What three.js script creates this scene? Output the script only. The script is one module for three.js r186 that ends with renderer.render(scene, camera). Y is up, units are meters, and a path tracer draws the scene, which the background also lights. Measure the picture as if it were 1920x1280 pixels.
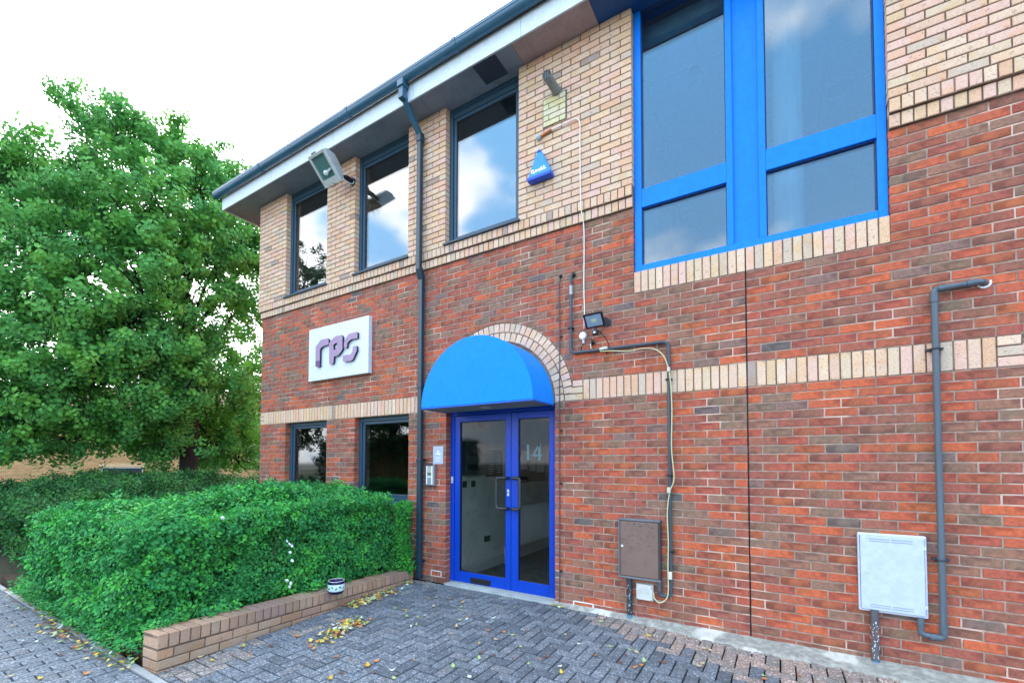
import * as THREE from 'three';
import { RoundedBoxGeometry } from 'three/addons/geometries/RoundedBoxGeometry.js';
import { mergeGeometries } from 'three/addons/utils/BufferGeometryUtils.js';

// ------------------------------------------------------------------ camera
const scene = new THREE.Scene();
const FOCAL = 824.76, CX = 960, CY = 842.13;               // pixels of a 1920 x 1280 picture
const EYE = new THREE.Vector3(0.2419, 1.5605, 4.4563);
const camera = new THREE.PerspectiveCamera(2 * Math.atan(640 / FOCAL) * 180 / Math.PI, 1.5, 0.05, 400);
const cRight = new THREE.Vector3(0.85385, 0.00218, -0.52051), cUp = new THREE.Vector3(0.01484, 0.99948, 0.02854), cFwd = new THREE.Vector3(-0.52031, 0.03209, -0.85338);
camera.position.copy(EYE); camera.up.copy(cUp); camera.lookAt(EYE.clone().add(cFwd));
camera.setViewOffset(1920, 1280, 0, -(CY - 640), 1920, 1280);
camera.updateProjectionMatrix(); camera.updateMatrixWorld(true);

// ------------------------------------------------------------------ seeded random and noise
function rng(seed) { let a = seed >>> 0; return () => { a = (a + 0x6D2B79F5) | 0; let t = Math.imul(a ^ (a >>> 15), 1 | a); t = (t + Math.imul(t ^ (t >>> 7), 61 | t)) ^ t; return ((t ^ (t >>> 14)) >>> 0) / 4294967296; }; }
const R0 = rng(11);
const rr = (a, b, r = R0) => a + (b - a) * r();
const pick = (arr, r = R0) => arr[Math.floor(r() * arr.length)];
const sstep = (a, b, x) => { const t = Math.min(1, Math.max(0, (x - a) / (b - a))); return t * t * (3 - 2 * t); };
const mixn = (a, b, t) => a + (b - a) * t;
function hash2(x, y, s) { let h = Math.imul(x, 374761393) ^ Math.imul(y, 668265263) ^ Math.imul(s, 1274126177); h = Math.imul(h ^ (h >>> 13), 1274126177); return ((h ^ (h >>> 16)) >>> 0) / 4294967296; }
function vnoise(x, y, per, s) {                            // wraps every per cells
  const xi = Math.floor(x), yi = Math.floor(y), fx = x - xi, fy = y - yi, w = (n) => ((n % per) + per) % per;
  const u = fx * fx * (3 - 2 * fx), v = fy * fy * (3 - 2 * fy);
  const a = hash2(w(xi), w(yi), s), b = hash2(w(xi + 1), w(yi), s), c = hash2(w(xi), w(yi + 1), s), d = hash2(w(xi + 1), w(yi + 1), s);
  return mixn(mixn(a, b, u), mixn(c, d, u), v);
}
function fbm(u, v, per, oct, s) { let t = 0, a = 0.5, n = 0; for (let o = 0; o < oct; o++) { t += a * vnoise(u * per, v * per, per, s + o * 17); n += a; a *= 0.5; per *= 2; } return t / n; }

// ------------------------------------------------------------------ sky, sun, exposure
const SUN = new THREE.Vector3(-0.55, 0.70, -0.46).normalize();
{
  const W = 1024, H = 512, data = new Float32Array(W * H * 4);
  const n3 = (x, y, z, s) => {                             // value noise in space, for clouds without a seam
    const xi = Math.floor(x), yi = Math.floor(y), zi = Math.floor(z), fx = x - xi, fy = y - yi, fz = z - zi;
    const q = (t) => t * t * (3 - 2 * t), h = (i, j, k) => hash2(xi + i + (zi + k) * 57, yi + j + (zi + k) * 131, s);
    const u = q(fx), v = q(fy), w = q(fz);
    return mixn(mixn(mixn(h(0, 0, 0), h(1, 0, 0), u), mixn(h(0, 1, 0), h(1, 1, 0), u), v), mixn(mixn(h(0, 0, 1), h(1, 0, 1), u), mixn(h(0, 1, 1), h(1, 1, 1), u), v), w);
  };
  const f3 = (x, y, z, s) => { let t = 0, a = 0.5; for (let o = 0; o < 6; o++) { t += a * n3(x, y, z, s + o); x = x * 2.03 + 3.1; y = y * 2.03 + 1.7; z = z * 2.03 + 5.3; a *= 0.5; } return t; };
  for (let j = 0; j < H; j++) for (let i = 0; i < W; i++) {
    const el = ((j + 0.5) / H - 0.5) * Math.PI, az = ((i + 0.5) / W - 0.5) * 2 * Math.PI;
    const x = Math.cos(el) * Math.cos(az), y = Math.sin(el), z = Math.cos(el) * Math.sin(az);
    const up = Math.max(0, y), hz = Math.pow(1 - up, 3.0);
    let r = mixn(0.40, 1.20, hz), g = mixn(0.92, 1.42, hz), b = mixn(1.60, 1.72, hz);
    const k = 1.0 / (0.30 + up), n = f3(x * k * 2.1 + 4.0, y * 1.2 + 2.0, z * k * 2.1 + 9.0, 5);
    const side = -0.55 * x - 0.25 * z + 0.30 * y + 0.5 * Math.max(0, 0.48 - y);                     // the cloud bank lies towards the sun's quarter
    const cover = sstep(0.47 - 0.30 * side, 0.58 - 0.30 * side, n);
    const cosS = x * SUN.x + y * SUN.y + z * SUN.z, glow = Math.pow(Math.max(0, cosS), 5);
    const cl = 2.0 + 1.3 * glow + 1.2 * (n - 0.5);
    r = mixn(r, cl * 1.0, cover); g = mixn(g, cl * 1.0, cover); b = mixn(b, cl * 1.03, cover);
    if (y < 0) { r = 0.35; g = 0.36; b = 0.36; }
    const o = (j * W + i) * 4; data[o] = r; data[o + 1] = g; data[o + 2] = b; data[o + 3] = 1;
  }
  const sky = new THREE.DataTexture(data, W, H, THREE.RGBAFormat, THREE.FloatType);
  sky.mapping = THREE.EquirectangularReflectionMapping; sky.magFilter = THREE.LinearFilter; sky.minFilter = THREE.LinearFilter; sky.colorSpace = THREE.LinearSRGBColorSpace; sky.needsUpdate = true;
  scene.background = sky; scene.environment = sky;
}
const sun = new THREE.DirectionalLight(0xfff1dc, 3.2);
sun.position.copy(SUN).multiplyScalar(60); sun.castShadow = true; sun.shadow.radius = 9; sun.shadow.mapSize.set(2048, 2048);
Object.assign(sun.shadow.camera, { left: -30, right: 30, top: 30, bottom: -30, near: 1, far: 140 });
scene.add(sun, sun.target);
const renderer = new THREE.WebGLRenderer({ antialias: true });
renderer.setSize(1024, 682); renderer.toneMapping = THREE.LinearToneMapping; renderer.toneMappingExposure = 2.15;
renderer.shadowMap.enabled = true;

// ------------------------------------------------------------------ helpers
const V = (x, y, z) => new THREE.Vector3(x, y, z);
function ray(u, v) { return cFwd.clone().addScaledVector(cRight, (u - CX) / FOCAL).addScaledVector(cUp, -(v - CY) / FOCAL); }
function onGround(u, v, y = 0) { const d = ray(u, v); return EYE.clone().addScaledVector(d, (y - EYE.y) / d.y); }
function atDepth(u, v, depth) { return EYE.clone().addScaledVector(ray(u, v), depth); }
const taken = new Map();
function numbered(n) { const c = taken.get(n) || 0; taken.set(n, c + 1); return c ? `${n}_${String(c).padStart(3, '0')}` : n; }
function tag(o, label, category, group) { o.userData.label = label; o.userData.category = category; if (group) o.userData.group = group; return o; }
function thing(name, label, category, at = [0, 0, 0], group) { const o = new THREE.Group(); o.name = numbered(name); o.position.set(...at); scene.add(o); return tag(o, label, category, group); }
function structure(name, geo, mat) { const m = new THREE.Mesh(geo, mat); m.name = numbered(name); m.castShadow = m.receiveShadow = true; m.userData.kind = 'structure'; scene.add(m); return m; }
function part(name, geo, mat, parent) { const m = new THREE.Mesh(Array.isArray(geo) ? merge(geo) : geo, mat); m.name = name; m.castShadow = m.receiveShadow = true; parent.add(m); return m; }
function single(name, geo, mat, label, category, group) { const m = part(numbered(name), geo, mat, scene); return tag(m, label, category, group); }
function merge(list) { return mergeGeometries(list.map((g) => { const n = g.index ? g.toNonIndexed() : g; for (const k of Object.keys(n.attributes)) if (!['position', 'normal', 'uv'].includes(k)) n.deleteAttribute(k); return n; })); }
function box(x0, x1, y0, y1, z0, z1, r = 0) {
  const w = x1 - x0, h = y1 - y0, d = z1 - z0, g = r ? new RoundedBoxGeometry(w, h, d, 2, Math.min(r, w / 2.01, h / 2.01, d / 2.01)) : new THREE.BoxGeometry(w, h, d);
  return metric(g.translate((x0 + x1) / 2, (y0 + y1) / 2, (z0 + z1) / 2));
}
function metric(g) {                                       // uv in metres, by the side a face looks to
  if (g.index) g = g.toNonIndexed();
  const p = g.attributes.position, n = g.attributes.normal, uv = new Float32Array(p.count * 2);
  for (let i = 0; i < p.count; i++) {
    const ax = Math.abs(n.getX(i)), ay = Math.abs(n.getY(i)), az = Math.abs(n.getZ(i));
    if (az >= ax && az >= ay) { uv[2 * i] = p.getX(i); uv[2 * i + 1] = p.getY(i); } else if (ax >= ay) { uv[2 * i] = p.getZ(i); uv[2 * i + 1] = p.getY(i); } else { uv[2 * i] = p.getX(i); uv[2 * i + 1] = p.getZ(i); }
  }
  g.setAttribute('uv', new THREE.BufferAttribute(uv, 2)); return g;
}
function shapeOf(pts, holes = []) { const s = new THREE.Shape(pts.map(([x, y]) => new THREE.Vector2(x, y))); for (const h of holes) s.holes.push(new THREE.Path(h.map(([x, y]) => new THREE.Vector2(x, y)))); return s; }
const rect = (x0, x1, y0, y1) => [[x0, y0], [x1, y0], [x1, y1], [x0, y1]];
function extrude(pts, z0, z1, holes = [], bevel = 0) {
  const g = new THREE.ExtrudeGeometry(shapeOf(pts, holes), { depth: z1 - z0 - 2 * bevel, bevelEnabled: bevel > 0, bevelSize: bevel, bevelThickness: bevel, bevelOffset: -bevel, bevelSegments: 2, curveSegments: 24 });
  return metric(g.translate(0, 0, z0 + bevel));
}
function extrudeX(prof, x0, x1) { const g = new THREE.ExtrudeGeometry(shapeOf(prof.map(([z, y]) => [-z, y])), { depth: x1 - x0, bevelEnabled: false }); g.rotateY(Math.PI / 2); return metric(g.translate(x0, 0, 0)); }
function beam(p, q, w, d, r = 0.004) {                     // a bar of w by d from p to q
  const a = V(...p), b = V(...q), L = a.distanceTo(b), g = new RoundedBoxGeometry(w, L, d, 2, Math.min(r, w / 2.1, d / 2.1));
  const m = new THREE.Matrix4().makeRotationFromQuaternion(new THREE.Quaternion().setFromUnitVectors(V(0, 1, 0), b.clone().sub(a).normalize()));
  g.applyMatrix4(m); return g.translate((a.x + b.x) / 2, (a.y + b.y) / 2, (a.z + b.z) / 2);
}
function rod(p, q, r0, r1 = r0, seg = 14) {
  const a = V(...p), b = V(...q), L = a.distanceTo(b), g = new THREE.CylinderGeometry(r1, r0, L, seg);
  g.applyMatrix4(new THREE.Matrix4().makeRotationFromQuaternion(new THREE.Quaternion().setFromUnitVectors(V(0, 1, 0), b.clone().sub(a).normalize())));
  return g.translate((a.x + b.x) / 2, (a.y + b.y) / 2, (a.z + b.z) / 2);
}
function pipe(pts, r, bend = 0.05, seg = 10) {             // straight runs joined by bends
  const p = pts.map((a) => V(...a)), path = new THREE.CurvePath(); let last = p[0], n = 0;
  for (let i = 1; i < p.length; i++) {
    if (i === p.length - 1) { path.add(new THREE.LineCurve3(last, p[i])); n += 4; break; }
    const d0 = p[i].clone().sub(last), d1 = p[i + 1].clone().sub(p[i]), b = Math.min(bend, d0.length() * 0.45, d1.length() * 0.45);
    const a = p[i].clone().addScaledVector(d0.normalize(), -b), c = p[i].clone().addScaledVector(d1.normalize(), b);
    path.add(new THREE.LineCurve3(last, a)); path.add(new THREE.QuadraticBezierCurve3(a, p[i].clone(), c)); last = c; n += 14;
  }
  const geos = path.curves.map((c) => new THREE.TubeGeometry(c, c.isLineCurve3 ? 1 : 10, r, seg, false));
  const cap = (at, to) => { const g = new THREE.CircleGeometry(r, seg); g.applyQuaternion(new THREE.Quaternion().setFromUnitVectors(V(0, 0, 1), to)); return g.translate(at.x, at.y, at.z); };
  geos.push(cap(p[0], p[0].clone().sub(p[1]).normalize()), cap(p[p.length - 1], p[p.length - 1].clone().sub(p[p.length - 2]).normalize()));
  return merge(geos);
}
function cable(pts, r, n = 60, seg = 7) { return new THREE.TubeGeometry(new THREE.CatmullRomCurve3(pts.map((a) => V(...a)), false, 'centripetal'), n, r, seg, false); }

// ------------------------------------------------------------------ textures (what surfaces are made of)
function texture(size, metres, fn, srgb = true) {
  const d = new Uint8Array(size * size * 4);
  for (let j = 0; j < size; j++) for (let i = 0; i < size; i++) { const c = fn(i / size, j / size, i, j), o = (j * size + i) * 4; for (let k = 0; k < 3; k++) d[o + k] = Math.max(0, Math.min(255, c[k] * 255)); d[o + 3] = 255; }
  const t = new THREE.DataTexture(d, size, size, THREE.RGBAFormat); t.wrapS = t.wrapT = THREE.RepeatWrapping; t.magFilter = THREE.LinearFilter; t.minFilter = THREE.LinearMipmapLinearFilter; t.generateMipmaps = true;
  if (srgb) t.colorSpace = THREE.SRGBColorSpace; t.repeat.set(1 / metres, 1 / metres); t.needsUpdate = true; return t;
}
const redTex = texture(768, 1.5, (u, v, i, j) => {         // fired clay: kiln blotches, drag lines, sand grain
  const bl = sstep(0.40, 0.68, fbm(u, v, 10, 4, 3)), bl2 = sstep(0.46, 0.74, fbm(u, v, 16, 4, 71)), g = fbm(u, v, 96, 3, 9), f = hash2(i, j, 5);
  const k = 0.80 + 0.24 * g + 0.10 * (f - 0.5) - (f > 0.985 ? 0.25 : 0), pale = f < 0.01 ? 0.10 : 0;
  return [mixn(1, 0.88, bl) * mixn(1, 0.84, bl2) * k + pale, mixn(1, 0.98, bl) * mixn(1, 0.82, bl2) * k + pale, mixn(1, 0.97, bl) * mixn(1, 0.84, bl2) * k + pale];
});
const creamTex = texture(512, 1.2, (u, v, i, j) => {
  const bl = sstep(0.46, 0.66, fbm(u, v, 8, 3, 31)), g = fbm(u, v, 100, 3, 41), f = hash2(i, j, 15), pit = sstep(0.66, 0.74, g);
  const k = 0.86 + 0.16 * g + 0.08 * (f - 0.5) - 0.20 * pit;
  return [k, mixn(1, 0.96, bl) * k, mixn(1, 0.90, bl) * k];
});
const mortarTex = texture(512, 2.0, (u, v, i, j) => { const g = fbm(u, v, 60, 3, 51), b = fbm(u, v, 6, 3, 52), w = sstep(0.60, 0.72, b), f = hash2(i, j, 6); const k = 0.62 + 0.3 * g + 0.1 * (f - 0.5) + 0.25 * w; return [k, k, k * 0.99]; });
const paverTex = texture(768, 1.1, (u, v, i, j) => {       // exposed aggregate
  const g = fbm(u, v, 110, 2, 61), b = fbm(u, v, 7, 3, 62), f = hash2(i, j, 7), st = sstep(0.62, 0.70, g);
  const k = 0.66 + 0.20 * (g - 0.5) + 0.10 * (b - 0.5) + 0.26 * st + 0.20 * (f - 0.5);
  return [k, k * 1.005, k * 1.01];
});
const speckTex = texture(512, 1.0, (u, v, i, j) => { const k = 0.90 + 0.10 * fbm(u, v, 30, 4, 81) + 0.04 * (hash2(i, j, 8) - 0.5); return [k, k, k]; });
const grimeTex = texture(512, 1.6, (u, v, i, j) => { const a = fbm(u, v, 5, 5, 91), b = sstep(0.56, 0.75, fbm(u, v, 22, 3, 92)); const k = 0.86 + 0.16 * a - 0.05 * b + 0.03 * (hash2(i, j, 9) - 0.5); return [k, k * 0.99, k * 0.97]; });
const grainBump = texture(512, 0.8, (u, v, i, j) => { const k = 0.55 * fbm(u, v, 70, 3, 101) + 0.25 * fbm(u, v, 14, 2, 102) + 0.2 * hash2(i, j, 10); return [k, k, k]; }, false);
const waveBump = texture(256, 1.5, (u, v) => { const k = fbm(u, v, 3, 3, 111); return [k, k, k]; }, false);
const soilTex = texture(512, 1.4, (u, v, i, j) => { const a = fbm(u, v, 40, 4, 121), f = hash2(i, j, 12), c = sstep(0.58, 0.62, fbm(u, v, 60, 2, 122)); const k = 0.45 + 0.5 * a + 0.2 * (f - 0.5); return [mixn(k, 0.95, c * 0.5), mixn(k * 0.9, 0.8, c * 0.5), mixn(k * 0.75, 0.55, c * 0.5)]; });

function M(color, o = {}) {
  const { rough = 0.8, metal = 0, map, bump, bumpScale = 0.001, ...rest } = o, P = new THREE.MeshPhysicalMaterial({ color, roughness: rough, metalness: metal, ...rest });
  if (map) P.map = map; if (bump) { P.bumpMap = bump; P.bumpScale = bumpScale; } return P;
}
const RED = ['#d0663f', '#c66141', '#b75b44', '#ad5d4a', '#a5624e', '#a06d56', '#9a705a', '#906b5f', '#7b645f', '#bd6245'];
const REDW = [0.10, 0.15, 0.17, 0.16, 0.13, 0.10, 0.08, 0.03, 0.012, 0.068];
const CREAM = ['#e8c5a6', '#e4bfa3', '#e8bea8', '#e0c3a2', '#d4bba2', '#e2b99c', '#b29c8e', '#ecccae'];
const CREAMW = [0.22, 0.21, 0.17, 0.12, 0.07, 0.12, 0.02, 0.07];
function weighted(arr, w, r) { let t = r(); for (let i = 0; i < arr.length; i++) { t -= w[i]; if (t <= 0) return i; } return 0; }
const redMats = RED.map((c) => M(c, { map: redTex, bump: grainBump, bumpScale: 0.0018, rough: 0.86 }));
const creamMats = CREAM.map((c) => M(c, { map: creamTex, bump: grainBump, bumpScale: 0.0016, rough: 0.9 }));
const redV = M('#ffffff', { map: redTex, bump: grainBump, bumpScale: 0.0018, rough: 0.86, vertexColors: true });
const creamV = M('#ffffff', { map: creamTex, bump: grainBump, bumpScale: 0.0016, rough: 0.9, vertexColors: true });
const redMortar = M('#cbae9b', { map: mortarTex, bump: grainBump, bumpScale: 0.002, rough: 0.95 });
const creamMortar = M('#8d7462', { map: mortarTex, bump: grainBump, bumpScale: 0.002, rough: 0.95 });
const slateFrame = M('#2f5063', { rough: 0.42, map: speckTex });
const darkPlastic = M('#16232c', { rough: 0.4, map: speckTex });
const blueFrame = M('#0482f2', { rough: 0.4, map: speckTex, specularIntensity: 0.5 });
const doorBlue = M('#0342b4', { rough: 0.34, map: speckTex, specularIntensity: 0.6 });
const canopyBlue = M('#048cf0', { rough: 0.55, specularIntensity: 0.35, map: speckTex, bump: waveBump, bumpScale: 0.012 });
const fasciaWhite = M('#dde8ec', { rough: 0.6, map: speckTex });
const gutterPaint = M('#3b6c88', { rough: 0.35, map: grimeTex });
const pipePaint = M('#1d3d4c', { rough: 0.38, map: grimeTex });
const soffitGrey = M('#8d95a4', { rough: 0.7, map: grimeTex });
const soffitBrickBounce = M('#b29a98', { rough: 0.7, map: grimeTex });  // pinkish tint stands for light bounced off the bricks
const white = M('#ccd2dc', { rough: 0.45, map: speckTex });
const black = M('#101214', { rough: 0.45 });
const greyPvc = M('#566470', { rough: 0.5, map: grimeTex });
const mirrorGlass = M('#e6eef0', { rough: 0.0, transmission: 1, thickness: 0, ior: 2.33, bump: waveBump, bumpScale: 0.0006 });   // coated panes, two to a unit
const clearGlass = M('#cfdcde', { rough: 0.0, transmission: 1, thickness: 0, ior: 1.75 });
const blueGlass = M('#cfe6f2', { rough: 0.0, transmission: 1, thickness: 0, ior: 1.9 });
const doorGlass = M('#d8e0e0', { rough: 0.0, metal: 0.0, specularIntensity: 0.6, transmission: 1, thickness: 0, ior: 1.5 });
const plaster = M('#c9c6bd', { rough: 0.9, map: grimeTex });
const ceilingMat = M('#eef2f3', { rough: 0.9, map: speckTex });
const carpet = M('#7d8288', { rough: 0.95, map: soilTex });
const concrete = M('#c6c3b8', { map: mortarTex, bump: grainBump, bumpScale: 0.006, rough: 0.95 });

// ------------------------------------------------------------------ bricks and pavers: one mesh each for the largest in view, the rest joined
const brickCache = new Map();
function brickGeo(w, h, d, variant, bev = 0.0035, wob = 0.0014) {
  const key = `${Math.round(w * 1000)}_${Math.round(h * 1000)}_${Math.round(d * 1000)}_${variant}_${bev}`;
  if (brickCache.has(key)) return brickCache.get(key);
  const r = rng(variant * 977 + Math.round(w * 1000) * 31 + Math.round(h * 1000)), j = () => (r() - 0.5) * 2 * wob, ou = r() * 3, ov = r() * 3, x = w / 2, y = h / 2;
  const c = [[-1, -1], [1, -1], [1, 1], [-1, 1]], ring = c.map(([a, b]) => [a * x + j() * 0.7, b * y + j() * 0.7]);
  const f = ring.map(([a, b], i) => [a - c[i][0] * (bev + Math.abs(j())), b - c[i][1] * (bev + Math.abs(j())), j() * 0.5]), m = ring.map(([a, b]) => [a, b, -bev]), k = ring.map(([a, b]) => [a, b, -d]);
  const P = [], tri = (a, b2, c2) => P.push(...a, ...b2, ...c2), quad = (a, b2, c2, d2) => { tri(a, b2, c2); tri(a, c2, d2); };
  quad(f[0], f[1], f[2], f[3]);
  for (let i = 0; i < 4; i++) { const n = (i + 1) % 4; quad(m[i], m[n], f[n], f[i]); quad(k[i], k[n], m[n], m[i]); }
  const g = new THREE.BufferGeometry(); g.setAttribute('position', new THREE.Float32BufferAttribute(P, 3));
  const uv = []; for (let i = 0; i < P.length; i += 3) uv.push(P[i] + P[i + 2] * 0.7 + ou, P[i + 1] + P[i + 2] * 0.7 + ov);
  g.setAttribute('uv', new THREE.Float32BufferAttribute(uv, 2)); g.computeVertexNormals(); brickCache.set(key, g); return g;
}
const tmpM = new THREE.Matrix4(), tmpE = new THREE.Euler(), tmpQ = new THREE.Quaternion(), ONE = V(1, 1, 1);
function bin() { return []; }
function put(list, geo, pos, rot, tint, size) { list.push({ geo, m: new THREE.Matrix4().compose(pos, new THREE.Quaternion().setFromEuler(rot), ONE), tint, size, pos }); }
const proj = new THREE.Vector3(), camView = new THREE.Matrix4().copy(camera.matrixWorld).invert();
function showing(pos, size) {                              // rough share of the picture, zero outside it
  const d = pos.clone().sub(EYE), z = d.dot(cFwd); if (z < 0.1) return 0;
  const u = CX + FOCAL * d.dot(cRight) / z, v = CY - FOCAL * d.dot(cUp) / z; if (u < -20 || u > 1940 || v < -20 || v > 1300) return 0;
  return size / (z * z);
}
function lay(list, name, parent, mats, vmat, most = 300) {
  for (const b of list) b.s = showing(b.pos, b.size);
  list.sort((a, b) => b.s - a.s);
  const rest = [];
  list.forEach((b, i) => { if (i < most && b.s > 0) { const o = part(name, b.geo, mats[b.tint], parent); b.m.decompose(o.position, o.quaternion, o.scale); } else rest.push(b); });
  if (!rest.length) return;
  let n = 0; for (const b of rest) n += b.geo.attributes.position.count;
  const P = new Float32Array(n * 3), N = new Float32Array(n * 3), U = new Float32Array(n * 2), C = new Float32Array(n * 3), p = V(0, 0, 0), nm = new THREE.Matrix3(); let k = 0;
  for (const b of rest) {
    const a = b.geo.attributes, col = mats[b.tint].color; nm.getNormalMatrix(b.m);
    for (let i = 0; i < a.position.count; i++, k++) {
      p.fromBufferAttribute(a.position, i).applyMatrix4(b.m); P[3 * k] = p.x; P[3 * k + 1] = p.y; P[3 * k + 2] = p.z;
      p.fromBufferAttribute(a.normal, i).applyMatrix3(nm).normalize(); N[3 * k] = p.x; N[3 * k + 1] = p.y; N[3 * k + 2] = p.z;
      U[2 * k] = a.uv.getX(i); U[2 * k + 1] = a.uv.getY(i); C[3 * k] = col.r; C[3 * k + 1] = col.g; C[3 * k + 2] = col.b;
    }
  }
  const g = new THREE.BufferGeometry(); g.setAttribute('position', new THREE.BufferAttribute(P, 3)); g.setAttribute('normal', new THREE.BufferAttribute(N, 3)); g.setAttribute('uv', new THREE.BufferAttribute(U, 2)); g.setAttribute('color', new THREE.BufferAttribute(C, 3));
  const o = part(name, g, vmat, parent); o.userData.kind = 'stuff';
}

// ------------------------------------------------------------------ ground
const KERB_Z = 3.04, WALL_R = 5.0, WALL_L = -7.875;
const lowX = (z) => mixn(-3.985, -3.745, z / 3.0);         // the outer face of the low garden wall
{
  const g = new THREE.PlaneGeometry(160, 160, 1, 1).rotateX(-Math.PI / 2).translate(-20, -0.06, 0);
  structure('ground', metric(g), M('#4a5236', { map: soilTex, rough: 1 }));
  const bed = metric(new THREE.ExtrudeGeometry(shapeOf([[-8.6, -0.001], [lowX(0) - 0.2, -0.001], [lowX(2.96) - 0.2, -2.96], [-8.6, -2.96]]), { depth: 0.10, bevelEnabled: false }).rotateX(-Math.PI / 2).translate(0, -0.05, 0));
  structure('planting_bed', bed, M('#5b4636', { map: soilTex, rough: 1, bump: grainBump, bumpScale: 0.01 }));
  const GREY = ['#8d949c', '#979ea6', '#838a92', '#a0a6ad', '#7c838b', '#999ba0', '#c9b4a8', '#d8bdac', '#bcb0a6', '#b3b8b5'];
  const gm = GREY.map((c) => M(c, { map: paverTex, bump: grainBump, bumpScale: 0.004, rough: 0.72 })), gv = M('#ffffff', { map: paverTex, bump: grainBump, bumpScale: 0.004, rough: 0.72, vertexColors: true });
  const pit = M('#23262b', { map: soilTex, rough: 1 });
  const paving = structure('block_paving', metric(new THREE.PlaneGeometry(WALL_R + 4.1, 3.04).rotateX(-Math.PI / 2).translate((WALL_R - 4.1) / 2, -0.022, 1.52)), pit);
  const r = rng(21), list = bin(), U = 0.1005;
  const tone = (x, z) => {
    const lim = x > -1.5 ? 0.30 + 0.24 * (x + 1.3) + 0.10 * (r() - 0.5) : 0.10, lim2 = lim + 0.18;
    if (x > -1.45 && z < lim) return pick([6, 7, 7, 8], r);
    if (x > -1.2 && z < lim2 && r() < 0.4) return pick([6, 8], r);
    if (z < 0.16 && r() < 0.6) return pick([9, 8, 5], r);
    if (x < lowX(z) + 0.32 && r() < 0.55) return pick([8, 8, 5, 9], r);
    return pick([0, 0, 1, 1, 2, 3, 4, 5], r);
  };
  for (let i = -42; i < 52; i++) for (let j = -1; j < 31; j++) {
    const t = (((i - j) % 4) + 4) % 4; if (t !== 0 && t !== 3) continue;
    let x0 = i * U + 0.02, z0 = j * U + 0.03, x1 = x0 + (t === 0 ? 2 : 1) * U, z1 = z0 + (t === 3 ? 2 : 1) * U;
    z0 = Math.max(z0, 0.002); z1 = Math.min(z1, KERB_Z - 0.03); x1 = Math.min(x1, WALL_R);
    const edge = lowX((z0 + z1) / 2) + 0.012; if (x0 < edge) x0 = edge;
    if (x1 - x0 < 0.03 || z1 - z0 < 0.03) continue;
    const w = x1 - x0 - 0.011, d = z1 - z0 - 0.011, horiz = w >= d, gap = rr(-0.001, 0.001, r);
    const geo = brickGeo(horiz ? w : d, horiz ? d : w, 0.04, Math.floor(r() * 5), 0.004, 0.0012);
    put(list, geo, V((x0 + x1) / 2 + gap, rr(-0.0035, 0.0005, r), (z0 + z1) / 2), new THREE.Euler(-Math.PI / 2 + rr(-0.012, 0.012, r), 0, (horiz ? 0 : Math.PI / 2) + rr(-0.01, 0.01, r)), tone((x0 + x1) / 2, (z0 + z1) / 2), w * d);
  }
  lay(list, 'paver', paving, gm, gv);
  // the drive beyond the edging: blocks laid in rows away from the building
  const drive = structure('driveway', metric(new THREE.PlaneGeometry(40, 16).rotateX(-Math.PI / 2).translate(-12, -0.024, KERB_Z + 8.03)), pit);
  const l2 = bin();
  for (let i = 0; i < 130; i++) for (let j = -1; j < 26; j++) {
    const x0 = -9.5 + i * U, z0 = KERB_Z + 0.035 + j * 2 * U + (i % 2 ? U : 0), z1 = z0 + 2 * U, za = Math.max(z0, KERB_Z + 0.034); if (z1 - za < 0.03) continue;
    const geo = brickGeo(z1 - za - 0.010, U - 0.010, 0.04, Math.floor(r() * 5), 0.004, 0.0012);
    put(l2, geo, V(x0 + U / 2, rr(-0.009, -0.004, r), (za + z1) / 2), new THREE.Euler(-Math.PI / 2 + rr(-0.012, 0.012, r), 0, Math.PI / 2 + rr(-0.01, 0.01, r)), pick([1, 1, 3, 3, 5, 0], r), 0.02);
  }
  lay(l2, 'paver', drive, gm, gv);
  const kerbGeos = []; for (let x = -11.5; x < WALL_R; x += 0.915) kerbGeos.push(box(x, x + 0.905, -0.05, 0.003, KERB_Z - 0.025, KERB_Z + 0.025, 0.006));
  const kerb = structure('kerb', new THREE.BoxGeometry(16, 0.03, 0.03).translate(-3.3, -0.045, KERB_Z), concrete);
  for (const k of kerbGeos) part('kerb_stone', k, M('#a9abad', { map: grimeTex, rough: 0.9, bump: grainBump, bumpScale: 0.004 }), kerb);
  // trowelled mortar fillet along the foot of the wall
  const P = [], Uv = [], N = 320, prof = (x) => { const w = x < -1.75 ? 0.03 : mixn(0.05, 0.255, sstep(-1.5, 0.35, x)); return w * (1 + 0.5 * (fbm(x * 0.37 + 3, 0.2, 8, 3, 131) - 0.5) + 0.7 * (fbm(x * 1.3 + 1, 0.7, 8, 3, 137) - 0.5)); };
  for (let i = 0; i < N; i++) {
    const xa = mixn(-1.91, WALL_R, i / N), xb = mixn(-1.91, WALL_R, (i + 1) / N), sect = (x) => { const w = prof(x), h = 0.03 + 0.02 * fbm(x * 0.9, 0.6, 8, 3, 133); return [[x, h, -0.004], [x, h * 0.62, w * 0.35], [x, 0.010 + 0.006 * fbm(x * 2, 0.3, 8, 2, 134), w * 0.82], [x, -0.012, w]]; };
    const a = sect(xa), b = sect(xb);
    for (let k = 0; k < 3; k++) { P.push(...a[k], ...a[k + 1], ...b[k + 1], ...a[k], ...b[k + 1], ...b[k]); for (const q of [a[k], a[k + 1], b[k + 1], a[k], b[k + 1], b[k]]) Uv.push(q[0], q[2]); }
  }
  const fg = new THREE.BufferGeometry(); fg.setAttribute('position', new THREE.Float32BufferAttribute(P, 3)); fg.setAttribute('uv', new THREE.Float32BufferAttribute(Uv, 2)); fg.computeVertexNormals();
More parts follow.
